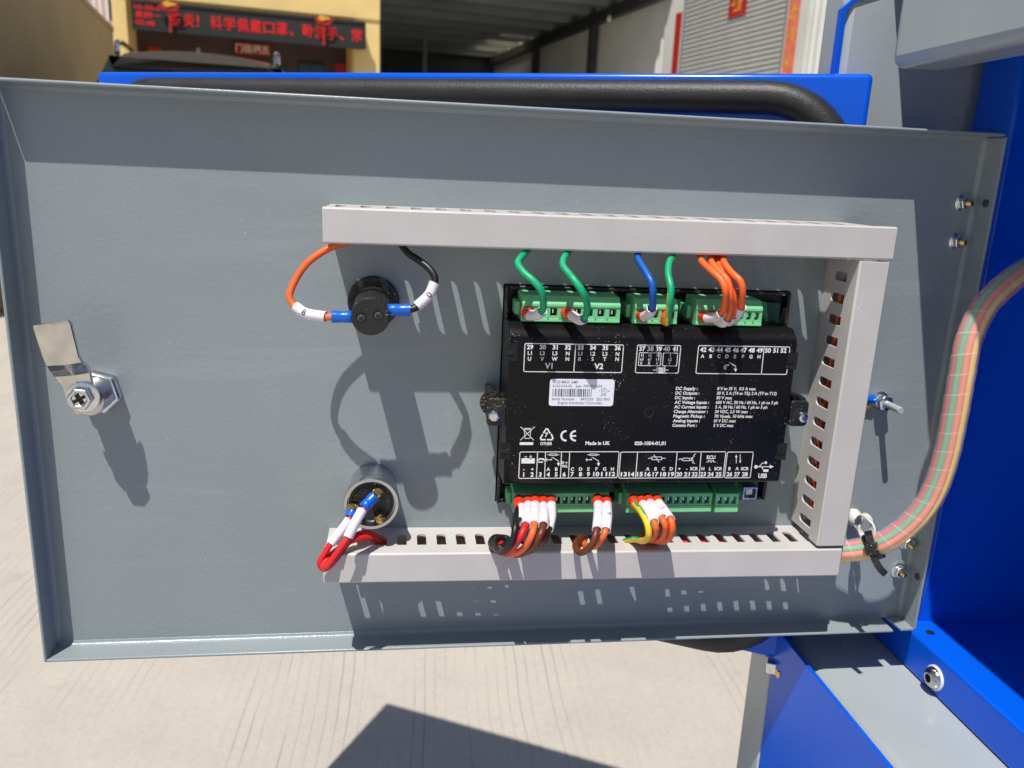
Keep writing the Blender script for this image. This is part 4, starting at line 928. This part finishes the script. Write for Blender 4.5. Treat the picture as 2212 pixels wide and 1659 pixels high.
# ================================================================== WIRES
WR = .00198
def wire(label, pts, mt, sleeve=None, cap=None, r=WR, group='single wires on the panel', marks=None, crimp=None, stripe=None, sub=8):
    """pts, sleeve, cap: lists of (x, y, w)"""
    if group == 'wires from the bottom plugs into the bottom duct':      # these stand well out in front of the duct
        far = lambda q: [(x, y, w + .013 * max(0.0, (w - .036) / .02)) for x, y, w in q] if q else q
        pts, sleeve, cap = far(pts), far(sleeve), far(cap)
    P = W3(pts); base = P[0]; jr = random.Random(len(label) * 7 + len(pts))
    P = [p if i in (0, len(P) - 1) or sleeve is None and i > len(P) - 3 else p + Vector((jr.uniform(-.0003, .0003), jr.uniform(-.0003, .0003), jr.uniform(-.0003, .0003))) for i, p in enumerate(P)]
    t = thing('wire', label, 'wire', base, group=group)
    path = spline(P, sub)
    m = MB()
    if stripe: m.tube(path, r, n=14, mfn=lambda i, k: 1 if (k + i // 7) % 14 in stripe else 0); obj('insulation', m, [mt, 'w_green'], t, ang=60)
    else: m.tube(path, r, n=12); obj('insulation', m, mt, t, ang=60)
    if sleeve:
        S = spline(W3(sleeve), 8); m = MB(); m.tube(S, r * 1.48, n=16, caps=False); m.tube(S, r * 1.25, n=16, caps=False)
        fr_ = frames(S)
        for q in (0, -1):
            pq, tq_, aq, bq = fr_[q]; n_ = 16
            ring = lambda rad: [pq + (aq * math.cos(2 * math.pi * k / n_) + bq * math.sin(2 * math.pi * k / n_)) * rad for k in range(n_)]
            m.add(ring(r * 1.48) + ring(r * 1.25), [(k, (k + 1) % n_, n_ + (k + 1) % n_, n_ + k) for k in range(n_)])
        s_ = obj('marker_sleeve', m, 'sleeve', t, ang=60)
        if marks:
            txt_, f_, side, hh = marks; mm = MB(); i0 = max(1, int(f_ * (len(S) - 1))); p0 = S[i0]; tg = (S[min(i0 + 2, len(S) - 1)] - S[i0 - 1]).normalized()
            vw = (CAM - p0); vw = (vw - tg * vw.dot(tg)).normalized(); sd_ = tg.cross(vw)
            rad = r * 1.48 + .0001
            def PP(x, y, z=0):
                an = y / rad + side; return p0 + tg * x + (vw * math.cos(an) - sd_ * math.sin(an)) * rad
            text(mm, txt_, PP, 0, -hh / 2, hh, align='c', bold=.02); obj('printed_number', mm, 'ink', t, flat=True)
    if cap:
        Cp = W3(cap); m = MB(); m.tube(spline(Cp, 4), [WR * 1.75 - WR * .25 * abs(i / (4 * (len(Cp) - 1)) - .3) for i in range(4 * (len(Cp) - 1) + 1)], n=14); obj('ferrule', m, 'ferrule', t, ang=60, bev=.0003)
    if crimp:
        Cp = W3(crimp); a, b = Cp[0], Cp[-1]; m = MB()
        m.tube([a.lerp(b, k) for k in (0, .02, .08, .30, .40, .50, .60, .72, .95, 1)], [r * q for q in (1.35, 1.72, 1.70, 1.68, 1.58, 1.56, 1.64, 1.66, 1.66, 1.35)], n=18); obj('crimp_sleeve', m, 'crimp', t, ang=60)
    return t
GT = 'wires from the top duct to the controller'
wire('green wire into the first socket of the wide upper left plug', [(1142, 530, .030), (1138.8, 541, .033), (1123, 557, .042), (1120, 571, .047), (1132, 589, .052), (1151, 606, .056), (1167, 626, .058), (1174, 646, .056), (1172, 668, .050), (1160, 680, .043), (1141, 681, .034)], 'w_green', [(1171, 672, .0475), (1160, 680.5, .0425), (1142, 681, .035)], [(1147, 680, .037), (1138, 676, .030), (1136, 674, .027)], group=GT)
wire('green wire into the fourth socket of the wide upper left plug', [(1232, 532, .030), (1228.6, 543, .033), (1217.6, 557, .042), (1217.6, 573, .048), (1230, 591, .053), (1242, 606, .057), (1258, 629, .060), (1268, 652, .058), (1269, 672, .053), (1257, 692, .044), (1232, 680, .035)], 'w_green', [(1262, 688, .0475), (1252, 691, .043), (1232, 680, .0355)], [(1235, 682, .037), (1224, 676, .030), (1222, 674, .027)], group=GT)
wire('solid blue wire into the small upper plug', [(1377, 536, .030), (1377, 547, .033), (1379, 562, .041), (1395, 587, .050), (1407, 612, .056), (1410, 643, .055), (1407, 672, .046), (1390, 684, .034)], 'w_blue', [(1408, 666, .049), (1405, 675, .045), (1391, 684, .035)], [(1393, 683, .036), (1386, 682, .030), (1384, 681, .027)], group=GT)
wire('green and yellow striped wire into the small upper plug', [(1462, 540, .030), (1456, 551, .034), (1445, 566, .042), (1444, 590, .050), (1448, 622, .056), (1448, 652, .057), (1445, 680, .052), (1441, 697, .046), (1440, 690, .036), (1440, 682, .029)], 'w_yellow', None, [(1439, 694, .036), (1440, 684, .030), (1440, 681, .027)], group=GT, stripe=range(0, 9))
wire('leftmost orange wire of the bunch into the upper right plug', [(1512, 541, .030), (1512, 551, .033), (1517, 567, .041), (1540, 588, .051), (1560, 607, .057), (1567, 632, .059), (1563, 666, .053), (1550, 684, .044), (1525, 687, .034)], 'w_orange', [(1559, 676, .0495), (1550, 684, .044), (1527, 687, .0355)], [(1529, 687, .036), (1519, 684, .029), (1516, 682, .027)], group=GT)
wire('second orange wire of the bunch into the upper right plug', [(1538, 541, .028), (1536, 551, .031), (1537, 566, .039), (1550, 582, .046), (1571, 607, .053), (1577, 641, .055), (1578, 667, .050), (1567, 695, .043), (1545, 690, .034)], 'w_orange', [(1572, 688, .0455), (1562, 697, .041), (1546, 690, .0345)], [(1548, 691, .0355), (1539, 684, .029), (1537, 682, .027)], group=GT)
wire('third orange wire of the bunch into the upper right plug', [(1549, 541, .026), (1549.6, 551, .029), (1551, 572, .038), (1567, 597, .046), (1582, 621, .050), (1586, 650, .050), (1585, 676, .045), (1575, 694, .038), (1562, 690, .033)], 'w_orange', [(1583, 682, .0425), (1575, 694, .038), (1563, 690, .0335)], [(1565, 690, .034), (1558, 684, .028)], group=GT)
wire('rightmost orange wire of the bunch into the upper right plug', [(1563, 541, .030), (1563, 551, .033), (1563, 566, .040), (1580, 588, .050), (1599, 610, .056), (1604.6, 642, .055), (1600, 666, .048), (1586, 689, .036)], 'w_orange', [(1601, 663, .049), (1597, 673, .045), (1585, 690, .0355)], [(1587, 688, .036), (1580, 684, .029)], group=GT)
GB = 'wires from the bottom plugs into the bottom duct'
wire('black wire looping beside the first socket of the lower left plug', [(1121, 1082, .030), (1122, 1094, .038), (1115, 1116, .050), (1114, 1138, .056), (1107, 1166, .058), (1095, 1184, .056), (1084, 1192, .052), (1072, 1187, .046), (1069, 1174, .038), (1077, 1163, .031), (1095, 1163, .030), (1098, 1173, .036), (1086, 1181, .042), (1070, 1183, .042), (1061, 1173, .035), (1068, 1161, .027), (1082, 1162, .020), (1086, 1168, .012)], 'w_black', None, [(1120, 1078, .026), (1121, 1086, .032), (1122, 1096, .039)], group=GB)
wire('second black wire with a long white sleeve into the lower left plug', [(1124, 1090, .034), (1128, 1100, .040), (1126, 1120, .050), (1121, 1148, .054), (1112, 1168, .050), (1098, 1180, .042), (1088, 1174, .028), (1086, 1170, .014)], 'w_black', [(1127, 1096, .039), (1127, 1118, .049), (1120, 1152, .054)], None, group=GB)
wire('red wire into the second socket of the lower left plug', [(1140, 1082, .030), (1141, 1092, .037), (1140, 1112, .047), (1135, 1136, .055), (1123, 1162, .058), (1109, 1184, .055), (1093, 1195, .050), (1079, 1187, .043), (1084, 1172, .030), (1092, 1168, .014)], 'w_red', [(1141, 1091, .037), (1140, 1112, .047), (1135, 1135, .0545)], [(1139, 1079, .026), (1140, 1085, .032), (1141, 1092, .037)], group=GB)
wire('orange wire into the third socket of the lower left plug', [(1155, 1081, .030), (1156, 1090, .037), (1157, 1112, .047), (1154, 1136, .055), (1148, 1160, .058), (1135, 1181, .056), (1115, 1194, .051), (1101, 1195, .045), (1098, 1180, .030), (1104, 1170, .014)], 'w_orange', [(1156, 1089, .036), (1157, 1112, .047), (1154, 1134, .0545)], [(1155, 1077, .026), (1156, 1083, .032), (1156, 1090, .037)], group=GB)
wire('brown wire into the fourth socket of the lower left plug', [(1173, 1082, .030), (1174, 1092, .037), (1176, 1114, .047), (1173, 1138, .055), (1165, 1162, .058), (1151, 1181, .055), (1133, 1193, .050), (1113, 1198, .045), (1106, 1184, .030), (1114, 1171, .014)], 'w_brown', [(1174, 1091, .036), (1176, 1114, .047), (1174, 1135, .0545)], [(1172, 1078, .026), (1173, 1084, .032), (1174, 1092, .037)], group=GB)
wire('brown wire into the fifth socket of the lower left plug', [(1190, 1083, .030), (1191, 1092, .036), (1191, 1116, .044), (1185, 1142, .050), (1175, 1166, .052), (1161, 1182, .049), (1140, 1192, .044), (1122, 1192, .036), (1120, 1176, .024), (1124, 1168, .012)], 'w_brown', [(1191, 1091, .036), (1191, 1116, .044), (1185, 1143, .0505)], [(1190, 1079, .026), (1190, 1085, .032), (1191, 1092, .036)], group=GB)
wire('brown wire with sleeve 11 curling into a loop', [(1291, 1081, .030), (1292, 1090, .037), (1292, 1116, .047), (1289, 1146, .055), (1282, 1170, .057), (1268, 1188, .055), (1254, 1193, .051), (1244, 1184, .046), (1245, 1170, .038), (1256, 1161, .028), (1266, 1164, .016)], 'w_brown', [(1292.5, 1088, .036), (1292, 1116, .047), (1289.5, 1145, .0548)], [(1291, 1076, .026), (1291, 1083, .032), (1292, 1090, .037)], group=GB, marks=('11', .55, 0.3, .0026))
wire('orange wire with sleeve 19 beside the brown loop', [(1309, 1083, .030), (1311, 1092, .037), (1312, 1116, .047), (1308, 1148, .054), (1298, 1168, .054), (1284, 1180, .048), (1268, 1179, .038), (1259, 1171, .026), (1262, 1166, .014)], 'w_orange', [(1311.5, 1091, .0365), (1312, 1116, .047), (1308.6, 1146, .0538)], [(1309, 1079, .026), (1310, 1086, .032), (1311, 1093, .037)], group=GB, marks=('19', .55, 0.3, .0026))
wire('yellow and green striped wire bending left into the bottom duct', [(1368, 1080, .030), (1371, 1087, .036), (1385, 1104, .045), (1396, 1126, .052), (1401, 1148, .054), (1399, 1163, .052), (1388, 1168, .046), (1370, 1165, .034), (1349, 1170, .021), (1343, 1174, .014)], 'w_yellow', None, [(1367, 1077, .026), (1369, 1083, .032), (1373, 1089, .037)], group=GB, stripe=range(2, 6))
wire('orange wire with the left sleeve of three slanting ones', [(1384, 1080, .030), (1389, 1090, .037), (1402, 1110, .047), (1413, 1129, .054), (1416, 1146, .054), (1409, 1162, .047), (1396, 1165, .034), (1388, 1156, .022), (1384, 1160, .012)], 'w_orange', [(1388, 1088, .036), (1401, 1108, .046), (1413, 1129, .054)], [(1383, 1077, .026), (1385, 1083, .032), (1389, 1090, .037)], group=GB)
wire('orange wire with the middle sleeve of three slanting ones', [(1400, 1078, .030), (1405, 1088, .037), (1418, 1104, .046), (1432, 1121, .053), (1437, 1140, .054), (1431, 1160, .049), (1418, 1168, .041), (1403, 1167, .030), (1396, 1166, .018)], 'w_orange', [(1404, 1086, .036), (1417, 1103, .0455), (1431, 1120, .0525)], [(1399, 1075, .026), (1401, 1081, .032), (1405, 1087, .037)], group=GB)
wire('orange wire with the right sleeve of three slanting ones', [(1419, 1080, .030), (1423, 1088, .037), (1436, 1104, .046), (1448, 1122, .053), (1452, 1144, .054), (1446, 1160, .050), (1433, 1170, .043), (1415, 1169, .032), (1404, 1170, .018)], 'w_orange', [(1422, 1086, .036), (1435, 1103, .0455), (1448, 1122, .053)], [(1418, 1077, .026), (1420, 1082, .032), (1423, 1088, .037)], group=GB, marks=('5', .6, 0.2, .0024))

# ================================================================== BUZZER
BZ = Vector((.1967, .2230, 0))
bz = thing('panel_buzzer', 'round black panel buzzer with two blue crimped wires', 'buzzer', BZ)
m = MB(); m.rings(BZ, [(.0002, .0152), (.004, .0152), (.0052, .0146), (.0054, .0122), (.0062, .0120)], n=48); rg = obj('locking_ring', m, 'blackp', bz)
for k in range(10):
    an = 2 * math.pi * k / 10; ex, ey = Vector((math.cos(an), math.sin(an), 0)), Vector((-math.sin(an), math.cos(an), 0)); cc = BZ + ex * .0137 + Vector((0, 0, .0052))
    m = MB(); m.hexa([cc + ex * a + ey * b for a, b in ((-.0009, -.0017), (.0009, -.0017), (.0009, .0017), (-.0009, .0017))] + [cc + ex * a + ey * b + Vector((0, 0, .0009)) for a, b in ((-.0009, -.0017), (.0009, -.0017), (.0009, .0017), (-.0009, .0017))]); obj('ring_notch', m, 'blackp', rg)
m = MB(); m.rings(BZ, [(.006, .0104), (.045, .0104), (.0455, .0102)], n=48); obj('barrel', m, 'blackp', bz)
m = MB()
P = lambda x, y, z: BZ + Vector((x, y, .0540 + z))
pts = [(.0102 * math.cos(R_(a)), .0102 * math.sin(R_(a))) for a in range(0, 360, 8)]
m.prism([P(x, y, -.0084) for x, y in pts], [P(x, y, -.0008) for x, y in pts]); m.prism([P(x, y, -.0008) for x, y in pts], [P(x * .95, y * .95, 0) for x, y in pts]); obj('end_cap', m, 'blackp', bz)
for sx, sy, r_ in ((-.0049, -.0004, .0029), (.0041, .0011, .0029)):
    m = MB(); m.rings(P(sx, sy, .00005), [(0, r_), (.0002, r_), (.00021, r_ * .9), (.0001, r_ * .88)], n=24); ws = obj('screw_well', m, 'dark', bz)
    m = MB(); m.rings(P(sx, sy - .0004, .00008), [(0, r_ * .72), (.0003, r_ * .55)], n=20); obj('terminal_screw', m, 'steel', ws)  # dark steel colour imitates the shade down in the screw well
    m = MB()
    for k in range(2):
        an = .7 + k * math.pi / 2; ex, ey = Vector((math.cos(an), math.sin(an), 0)), Vector((-math.sin(an), math.cos(an), 0)); cc = P(sx, sy - .0004, .0005 + k * 3e-5)
        m.add([cc + ex * .0014 + ey * .0003, cc - ex * .0014 + ey * .0003, cc - ex * .0014 - ey * .0003, cc + ex * .0014 - ey * .0003], [(0, 1, 2, 3)])
    obj('screw_slot', m, 'dark', ws, flat=True)
m = MB(); rn = random.Random(3)
for row, z in enumerate((.012, .015, .018)):
    a = 62
    while a < 118:
        w_ = rn.uniform(1.5, 4); q = [BZ + Vector((.01046 * math.cos(R_(x)), .01046 * math.sin(R_(x)), zz)) for x, zz in ((a, z), (a + w_, z), (a + w_, z + .0014), (a, z + .0014))]; m.add(q, [(0, 1, 2, 3)]); a += w_ + rn.uniform(.8, 2)
obj('barrel_print', m, 'sleeve', bz, flat=True)
wire('orange wire with sleeve 18 arching left of the buzzer', [(757, 520, .026), (746, 525, .029), (721, 532, .030), (691, 547, .031), (661, 572, .032), (638, 604, .033), (627, 637, .035), (634, 658, .037), (652, 672, .040), (680, 681, .043), (705, 684, .0455), (722, 684, .046)], 'w_orange', [(638, 662, .0380), (662, 677, .0412), (704, 684.2, .0454)], None, group='buzzer wires', marks=('18', .45, 0.05, .0034), crimp=[(716, 684, .046), (762, 684.5, .046)])
wire('black wire with sleeve 0 arching right of the buzzer', [(866, 520, .022), (870, 531, .026), (881, 546, .029), (903, 562, .033), (925, 578, .037), (937, 595, .040), (939, 611, .0415), (927, 637, .043), (908, 657, .0448), (895, 666, .046), (882, 669, .046)], 'w_black', [(938.8, 611, .0415), (926, 638, .0431), (900, 662.5, .0454)], None, group='buzzer wires', marks=('0', .5, 0.0, .0034), crimp=[(887, 669, .046), (838, 669.5, .046)])

# ================================================================== KEY SWITCH
KS = Vector((.1963, .1062, 0))
ks = thing('key_switch', 'round zinc key switch back with brass screws', 'switch', KS)
m = MB(); m.rings(KS, [(.0003, .0140), (.017, .0142), (.021, .0148), (.0265, .0161), (.0300, .0164), (.0318, .0160), (.0318, .0142), (.0295, .0138)], n=56); obj('can', m, 'can', ks, ang=50)
m = MB(); m.rings(KS, [(.028, .0136), (.0302, .0134), (.0306, .0120), (.0298, .0112)], n=48); fc_ = obj('black_disc', m, 'blackp', ks)
for a in (40, 165, 285):
    ex = Vector((math.cos(R_(a)), math.sin(R_(a)), 0)); ey = Vector((-ex.y, ex.x, 0)); m = MB(); cc = KS + Vector((0, 0, .0300))
    m.hexa([cc + ex * .003 - ey * .0004, cc + ex * .0115 - ey * .0004, cc + ex * .0115 + ey * .0004, cc + ex * .003 + ey * .0004, cc + ex * .003 - ey * .0003 + Vector((0, 0, .0016)), cc + ex * .0115 - ey * .0003 + Vector((0, 0, .0016)), cc + ex * .0115 + ey * .0003 + Vector((0, 0, .0016)), cc + ex * .003 + ey * .0003 + Vector((0, 0, .0016))]); obj('moulded_rib', m, 'blackp', fc_)
def kterm(x, y, ax, big=1.0):
    p = U(x, y, .036); ax = Vector(ax).normalized(); m = MB()
    m.rings(p - ax * .004, [(0, .0024 * big), (.0008, .0027 * big), (.0016, .0024 * big), (.0020, .0030 * big), (.0032, .0030 * big), (.0034, .0027 * big), (.0052, .0024 * big)], n=18, ax=ax, ex=Vector((0, 0, 1)).cross(ax).normalized() if abs(ax.z) < .95 else Vector((1, 0, 0)))
    s_ = obj('terminal_screw', m, 'brass', ks)
    e = Vector((0, 0, 1)).cross(ax).normalized() if abs(ax.z) < .95 else Vector((0, 1, 0)); q = p - ax * .0045
    b0 = Vector((q.x, q.y, .0305)); m = MB(); m.hexa([b0 - e * .0024, b0 + e * .0024, b0 + e * .0024 - ax * .0009, b0 - e * .0024 - ax * .0009] + [v + Vector((0, 0, .0072)) for v in (b0 - e * .0024, b0 + e * .0024, b0 + e * .0024 - ax * .0009, b0 - e * .0024 - ax * .0009)]); obj('terminal_blade', m, 'brass', s_)
kterm(816, 1064, (.25, .75, .6)); kterm(757, 1096, (-.9, .1, .35), .85); kterm(824, 1127, (.45, -.75, .45))
GR = 'red wires of the key switch'
wire('red wire from the upper brass screw of the key switch', [(806, 1074, .038), (800, 1088, .041), (781, 1104, .044), (768, 1128, .048), (754, 1158, .051), (738, 1182, .053), (716, 1211, .054), (703, 1226, .053), (700, 1220, .050), (712, 1203, .046), (732, 1186, .042), (752, 1170, .038), (776, 1163, .034), (800, 1162, .028), (824, 1174, .020), (834, 1182, .012)], 'w_red', [(783, 1101, .0435), (768, 1128, .048), (752, 1160, .0512)], None, group=GR, crimp=[(808, 1073, .0378), (785, 1097, .0430)])
wire('red wire from the left brass screw of the key switch', [(760, 1108, .036), (757, 1120, .039), (742, 1140, .042), (728, 1158, .045), (713, 1176, .047), (699, 1198, .048), (692, 1215, .047), (700, 1228, .046), (716, 1218, .044), (731, 1198, .040), (752, 1172, .035), (775, 1154, .030), (802, 1154, .025), (834, 1172, .017), (843, 1180, .011)], 'w_red', [(755, 1122, .0395), (742, 1140, .042), (714, 1175, .047)], None, group=GR, crimp=[(761, 1105, .0355), (756, 1119, .0388)], r=.0019)

# ================================================================== EARTH STUD
es = U(1906, 868, .004); es = Vector((es.x, es.y, 0))
st = thing('earth_stud', 'grey painted earth stud with nut beside the upright duct', 'stud', es)
m = MB(); m.rings(es, [(.0002, .0062), (.0012, .0062)], n=30); obj('washer', m, 'zinc', st)
m = MB(); m.rings(es, [(.0030, .0054), (.0040, .0054)], n=30); obj('washer', m, 'zinc', st)
m = MB(); m.rings(es, [(.0041, .0052), (.0046, .0055), (.0088, .0055), (.0094, .0046)], n=6, ex=Vector((math.cos(.3), math.sin(.3), 0))); obj('hex_nut', m, 'zinc', st, bev=.0003)
m = MB(); pr = [(.001, .0023)]
for i in range(12): pr += [(.0094 + i * .0012, .0023), (.0100 + i * .0012, .0021)]
m.rings(es, pr + [(.0245, .0022), (.0250, .0019)], n=22); obj('threaded_rod', m, 'grey2', st)
L = es + Vector((0, 0, .0024))
t = thing('earth_wire', 'short yellow and green earth wire with a blue lug on the stud', 'wire', L)
m = MB(); m.rings(L, [(-.0010, .0048), (.0004, .0048)], n=24); m.box((L.x - .0085, L.y - .0002, L.z - .0009), (L.x - .0040, L.y + .0038, L.z + .0003)); obj('ring_lug', m, 'zinc', t)
m = MB(); a, b = L + Vector((-.0055, .0014, .0008)), L + Vector((-.0150, .0026, .0012)); m.tube([a, a.lerp(b, .1), a.lerp(b, .5), a.lerp(b, .9), b], [.0026, .0033, .0030, .0033, .0028], n=16); obj('crimp_sleeve', m, 'crimp', t, ang=60)
m = MB(); m.tube(spline([L + Vector((-.010, .002, .001)), L + Vector((-.017, .0030, .0016)), L + Vector((-.026, .001, .003)), L + Vector((-.034, -.004, .006))], 6), .0019, n=14, mfn=lambda i, k: 1 if k % 14 < 5 else 0); obj('insulation', m, ['w_yellow', 'w_green'], t, ang=60)
m = MB(); m.tube(spline([L + Vector((-.008, -.0036, .0002)), L + Vector((-.016, -.0034, .001)), L + Vector((-.030, -.008, .006))], 6), .0014, n=12); obj('insulation', m, 'w_yellow', t, ang=60)

# ================================================================== CABLE LOOM
LP = spline(W3([(1800, 1193, .020), (1822, 1191, .0235), (1850, 1188, .027), (1890, 1179, .032), (1938, 1154, .038), (1984, 1112, .043), (2018, 1060, .046), (2044, 985, .048), (2062, 900, .049), (2078, 810, .049), (2093, 735, .048), (2123, 668, .046), (2165, 622, .042), (2215, 585, .036), (2290, 548, .026)]), 14)
lm = thing('cable_loom', 'thick bundle of coloured wires in clear spiral wrap on the right', 'cable loom', LP[0])
fr_ = frames(LP, up=(0, 0, 1)); acc = [0.0]
for a, b in zip(LP[:-1], LP[1:]): acc.append(acc[-1] + (b - a).length)
cols = ('w_orange', 'w_yellow', 'w_red', 'w_red', 'w_red', 'w_blue', 'w_red', 'w_green')
for k, mt in enumerate(cols):
    pts = []
    for i, (p, tg, a, b) in enumerate(fr_):
        an = 2 * math.pi * k / 8 + .30 * math.sin(acc[i] * 11 + .6) - .30
        pts.append(p + (a * math.cos(an) + b * math.sin(an)) * .0048)
    m = MB(); m.tube(pts, .0021, n=12); obj('bundled_wire', m, mt, lm, ang=60)
m = MB(); m.tube([f[0] for f in fr_], .0027, n=8); obj('bundled_wire', m, 'w_orange', lm, ang=60)
def at_len(s):
    s = min(max(s, 0), acc[-1] - 1e-6); i = max(k for k in range(len(acc)) if acc[k] <= s); i = min(i, len(LP) - 2)
    f = (s - acc[i]) / (acc[i + 1] - acc[i]); p0, p1 = fr_[i], fr_[i + 1]
    return p0[0].lerp(p1[0], f), p0[2].lerp(p1[2], f).normalized(), p0[3].lerp(p1[3], f).normalized()
m = MB(); pw, wd, RW, NS = .0122, .0131, .0075, 24
turns = int((acc[-1] + pw) / pw); vs = []
for q in range(turns * NS):
    th_ = 2 * math.pi * q / NS; s0 = q / NS * pw - pw
    for e in range(4):
        p, a, b = at_len(s0 + wd * e / 3); vs.append(p + (a * math.cos(th_) + b * math.sin(th_)) * (RW + .00035 * e / 3))
m.add(vs, [(q * 4 + e, q * 4 + e + 1, q * 4 + e + 5, q * 4 + e + 4) for q in range(turns * NS - 1) for e in range(3)])
o = obj('spiral_wrap', m, 'wrap', lm, ang=80)
# clip loop and tie holding the loom
cb = U(1850, 1122, .006)
cl = thing('cable_clip', 'pale nylon loop clip fixed to the grey door above the loom', 'clip', (cb.x, cb.y, 0))
m = MB(); m.rings((cb.x, cb.y, .0003), [(0, .0062), (.004, .0058), (.007, .0048), (.0085, .003)], n=10, ex=Vector((math.cos(.2), math.sin(.2), 0))); obj('clip_base', m, 'nylon', cl, bev=.0006)
m = MB(); lpth = spline(W3([(1852, 1118, .008), (1864, 1112, .016), (1878, 1122, .023), (1884, 1140, .028), (1882, 1158, .030), (1876, 1166, .029), (1866, 1158, .024), (1858, 1144, .017), (1852, 1130, .009)]), 6)
frc = frames(lpth); m2 = MB(); rows = []
for p, tg, a, b in frc:
    c0_ = U(1868, 1140, p.z); out_ = (p - c0_); out_ = (out_ - tg * out_.dot(tg)).normalized(); sdv = tg.cross(out_)
    rows.append([p + sdv * .0026 + out_ * .0006, p - sdv * .0026 + out_ * .0006, p - sdv * .0026 - out_ * .0006, p + sdv * .0026 - out_ * .0006])
for a, b in zip(rows[:-1], rows[1:]): m2.add(a + b, [(i, (i + 1) % 4, 4 + (i + 1) % 4, 4 + i) for i in range(4)])
m2.add(rows[0], [(0, 1, 2, 3)]); m2.add(rows[-1], [(0, 1, 2, 3)]); obj('loop_strap', m2, 'nylon', cl)
tp = U(1881, 1172, .038)
ti = thing('cable_tie', 'black cable tie round the loom', 'cable tie', tp)
best = min(range(len(LP)), key=lambda i: (LP[i] - U(1888, 1180, .032)).length); pL, tL, aL, bL = fr_[best]
m = MB(); tl2 = (tL + bL * .25).normalized()
ringo = []; n_ = 36
for k in range(n_):
    an = 2 * math.pi * k / n_; rad = aL * math.cos(an) + bL * math.sin(an)
    ringo.append([pL + rad * r_ + tL * (s_ + .0015 * math.sin(an)) for r_, s_ in ((.0080, -.0024), (.0090, -.0024), (.0090, .0024), (.0080, .0024))])
for k in range(n_): a, b = ringo[k], ringo[(k + 1) % n_]; m.add(a + b, [(i, (i + 1) % 4, 4 + (i + 1) % 4, 4 + i) for i in range(4)])
obj('strap', m, 'blackp', ti)
vw = (CAM - pL).normalized(); vw = (vw - tL * vw.dot(tL)).normalized(); sv_ = tL.cross(vw)
hc = pL + vw * .0105 + sv_ * .001
TT = lambda x, y, z: hc + (tL * math.cos(.25) + sv_ * math.sin(.25)) * x + (sv_ * math.cos(.25) - tL * math.sin(.25)) * y + vw * z
m = MB(); m.box((-.0038, -.0042, -.0018), (.0038, .0042, .0026), T=TT); hd = obj('tie_head', m, 'blackp', ti, bev=.0007)
m = MB(); m.box((-.0020, -.0018, .0024), (.0020, .0026, .00275), T=TT); obj('pawl_window', m, 'dark', hd)
dn = -1 if TT(0, 1, 0).y > TT(0, 0, 0).y else 1
tp_ = spline([TT(0, dn * .004, 0), TT(.001, dn * .009, -.0002), TT(.003, dn * .0135, .0006), TT(.0055, dn * .0165, .0022)], 5); m = MB(); rows = []
for p, tg, a, b in frames(tp_, up=vw):
    sdv = tg.cross(vw).normalized(); rows.append([p + sdv * .0022 + a * .0006, p - sdv * .0022 + a * .0006, p - sdv * .0022 - a * .0006, p + sdv * .0022 - a * .0006])
for a, b in zip(rows[:-1], rows[1:]): m.add(a + b, [(i, (i + 1) % 4, 4 + (i + 1) % 4, 4 + i) for i in range(4)])
m.add(rows[0], [(0, 1, 2, 3)]); m.add(rows[-1], [(3, 2, 1, 0)]); obj('tail', m, 'blackp', ti)
m = MB(); e_ = spline([TT(0, -dn * .0035, .0), TT(-.0005, -dn * .008, -.001), TT(-.001, -dn * .011, -.004)], 4); rows = []
for p, tg, a, b in frames(e_, up=vw):
    sdv = tg.cross(vw).normalized(); rows.append([p + sdv * .0024 + a * .0006, p - sdv * .0024 + a * .0006, p - sdv * .0024 - a * .0006, p + sdv * .0024 - a * .0006])
for a, b in zip(rows[:-1], rows[1:]): m.add(a + b, [(i, (i + 1) % 4, 4 + (i + 1) % 4, 4 + i) for i in range(4)])
obj('strap_end', m, 'blackp', ti)
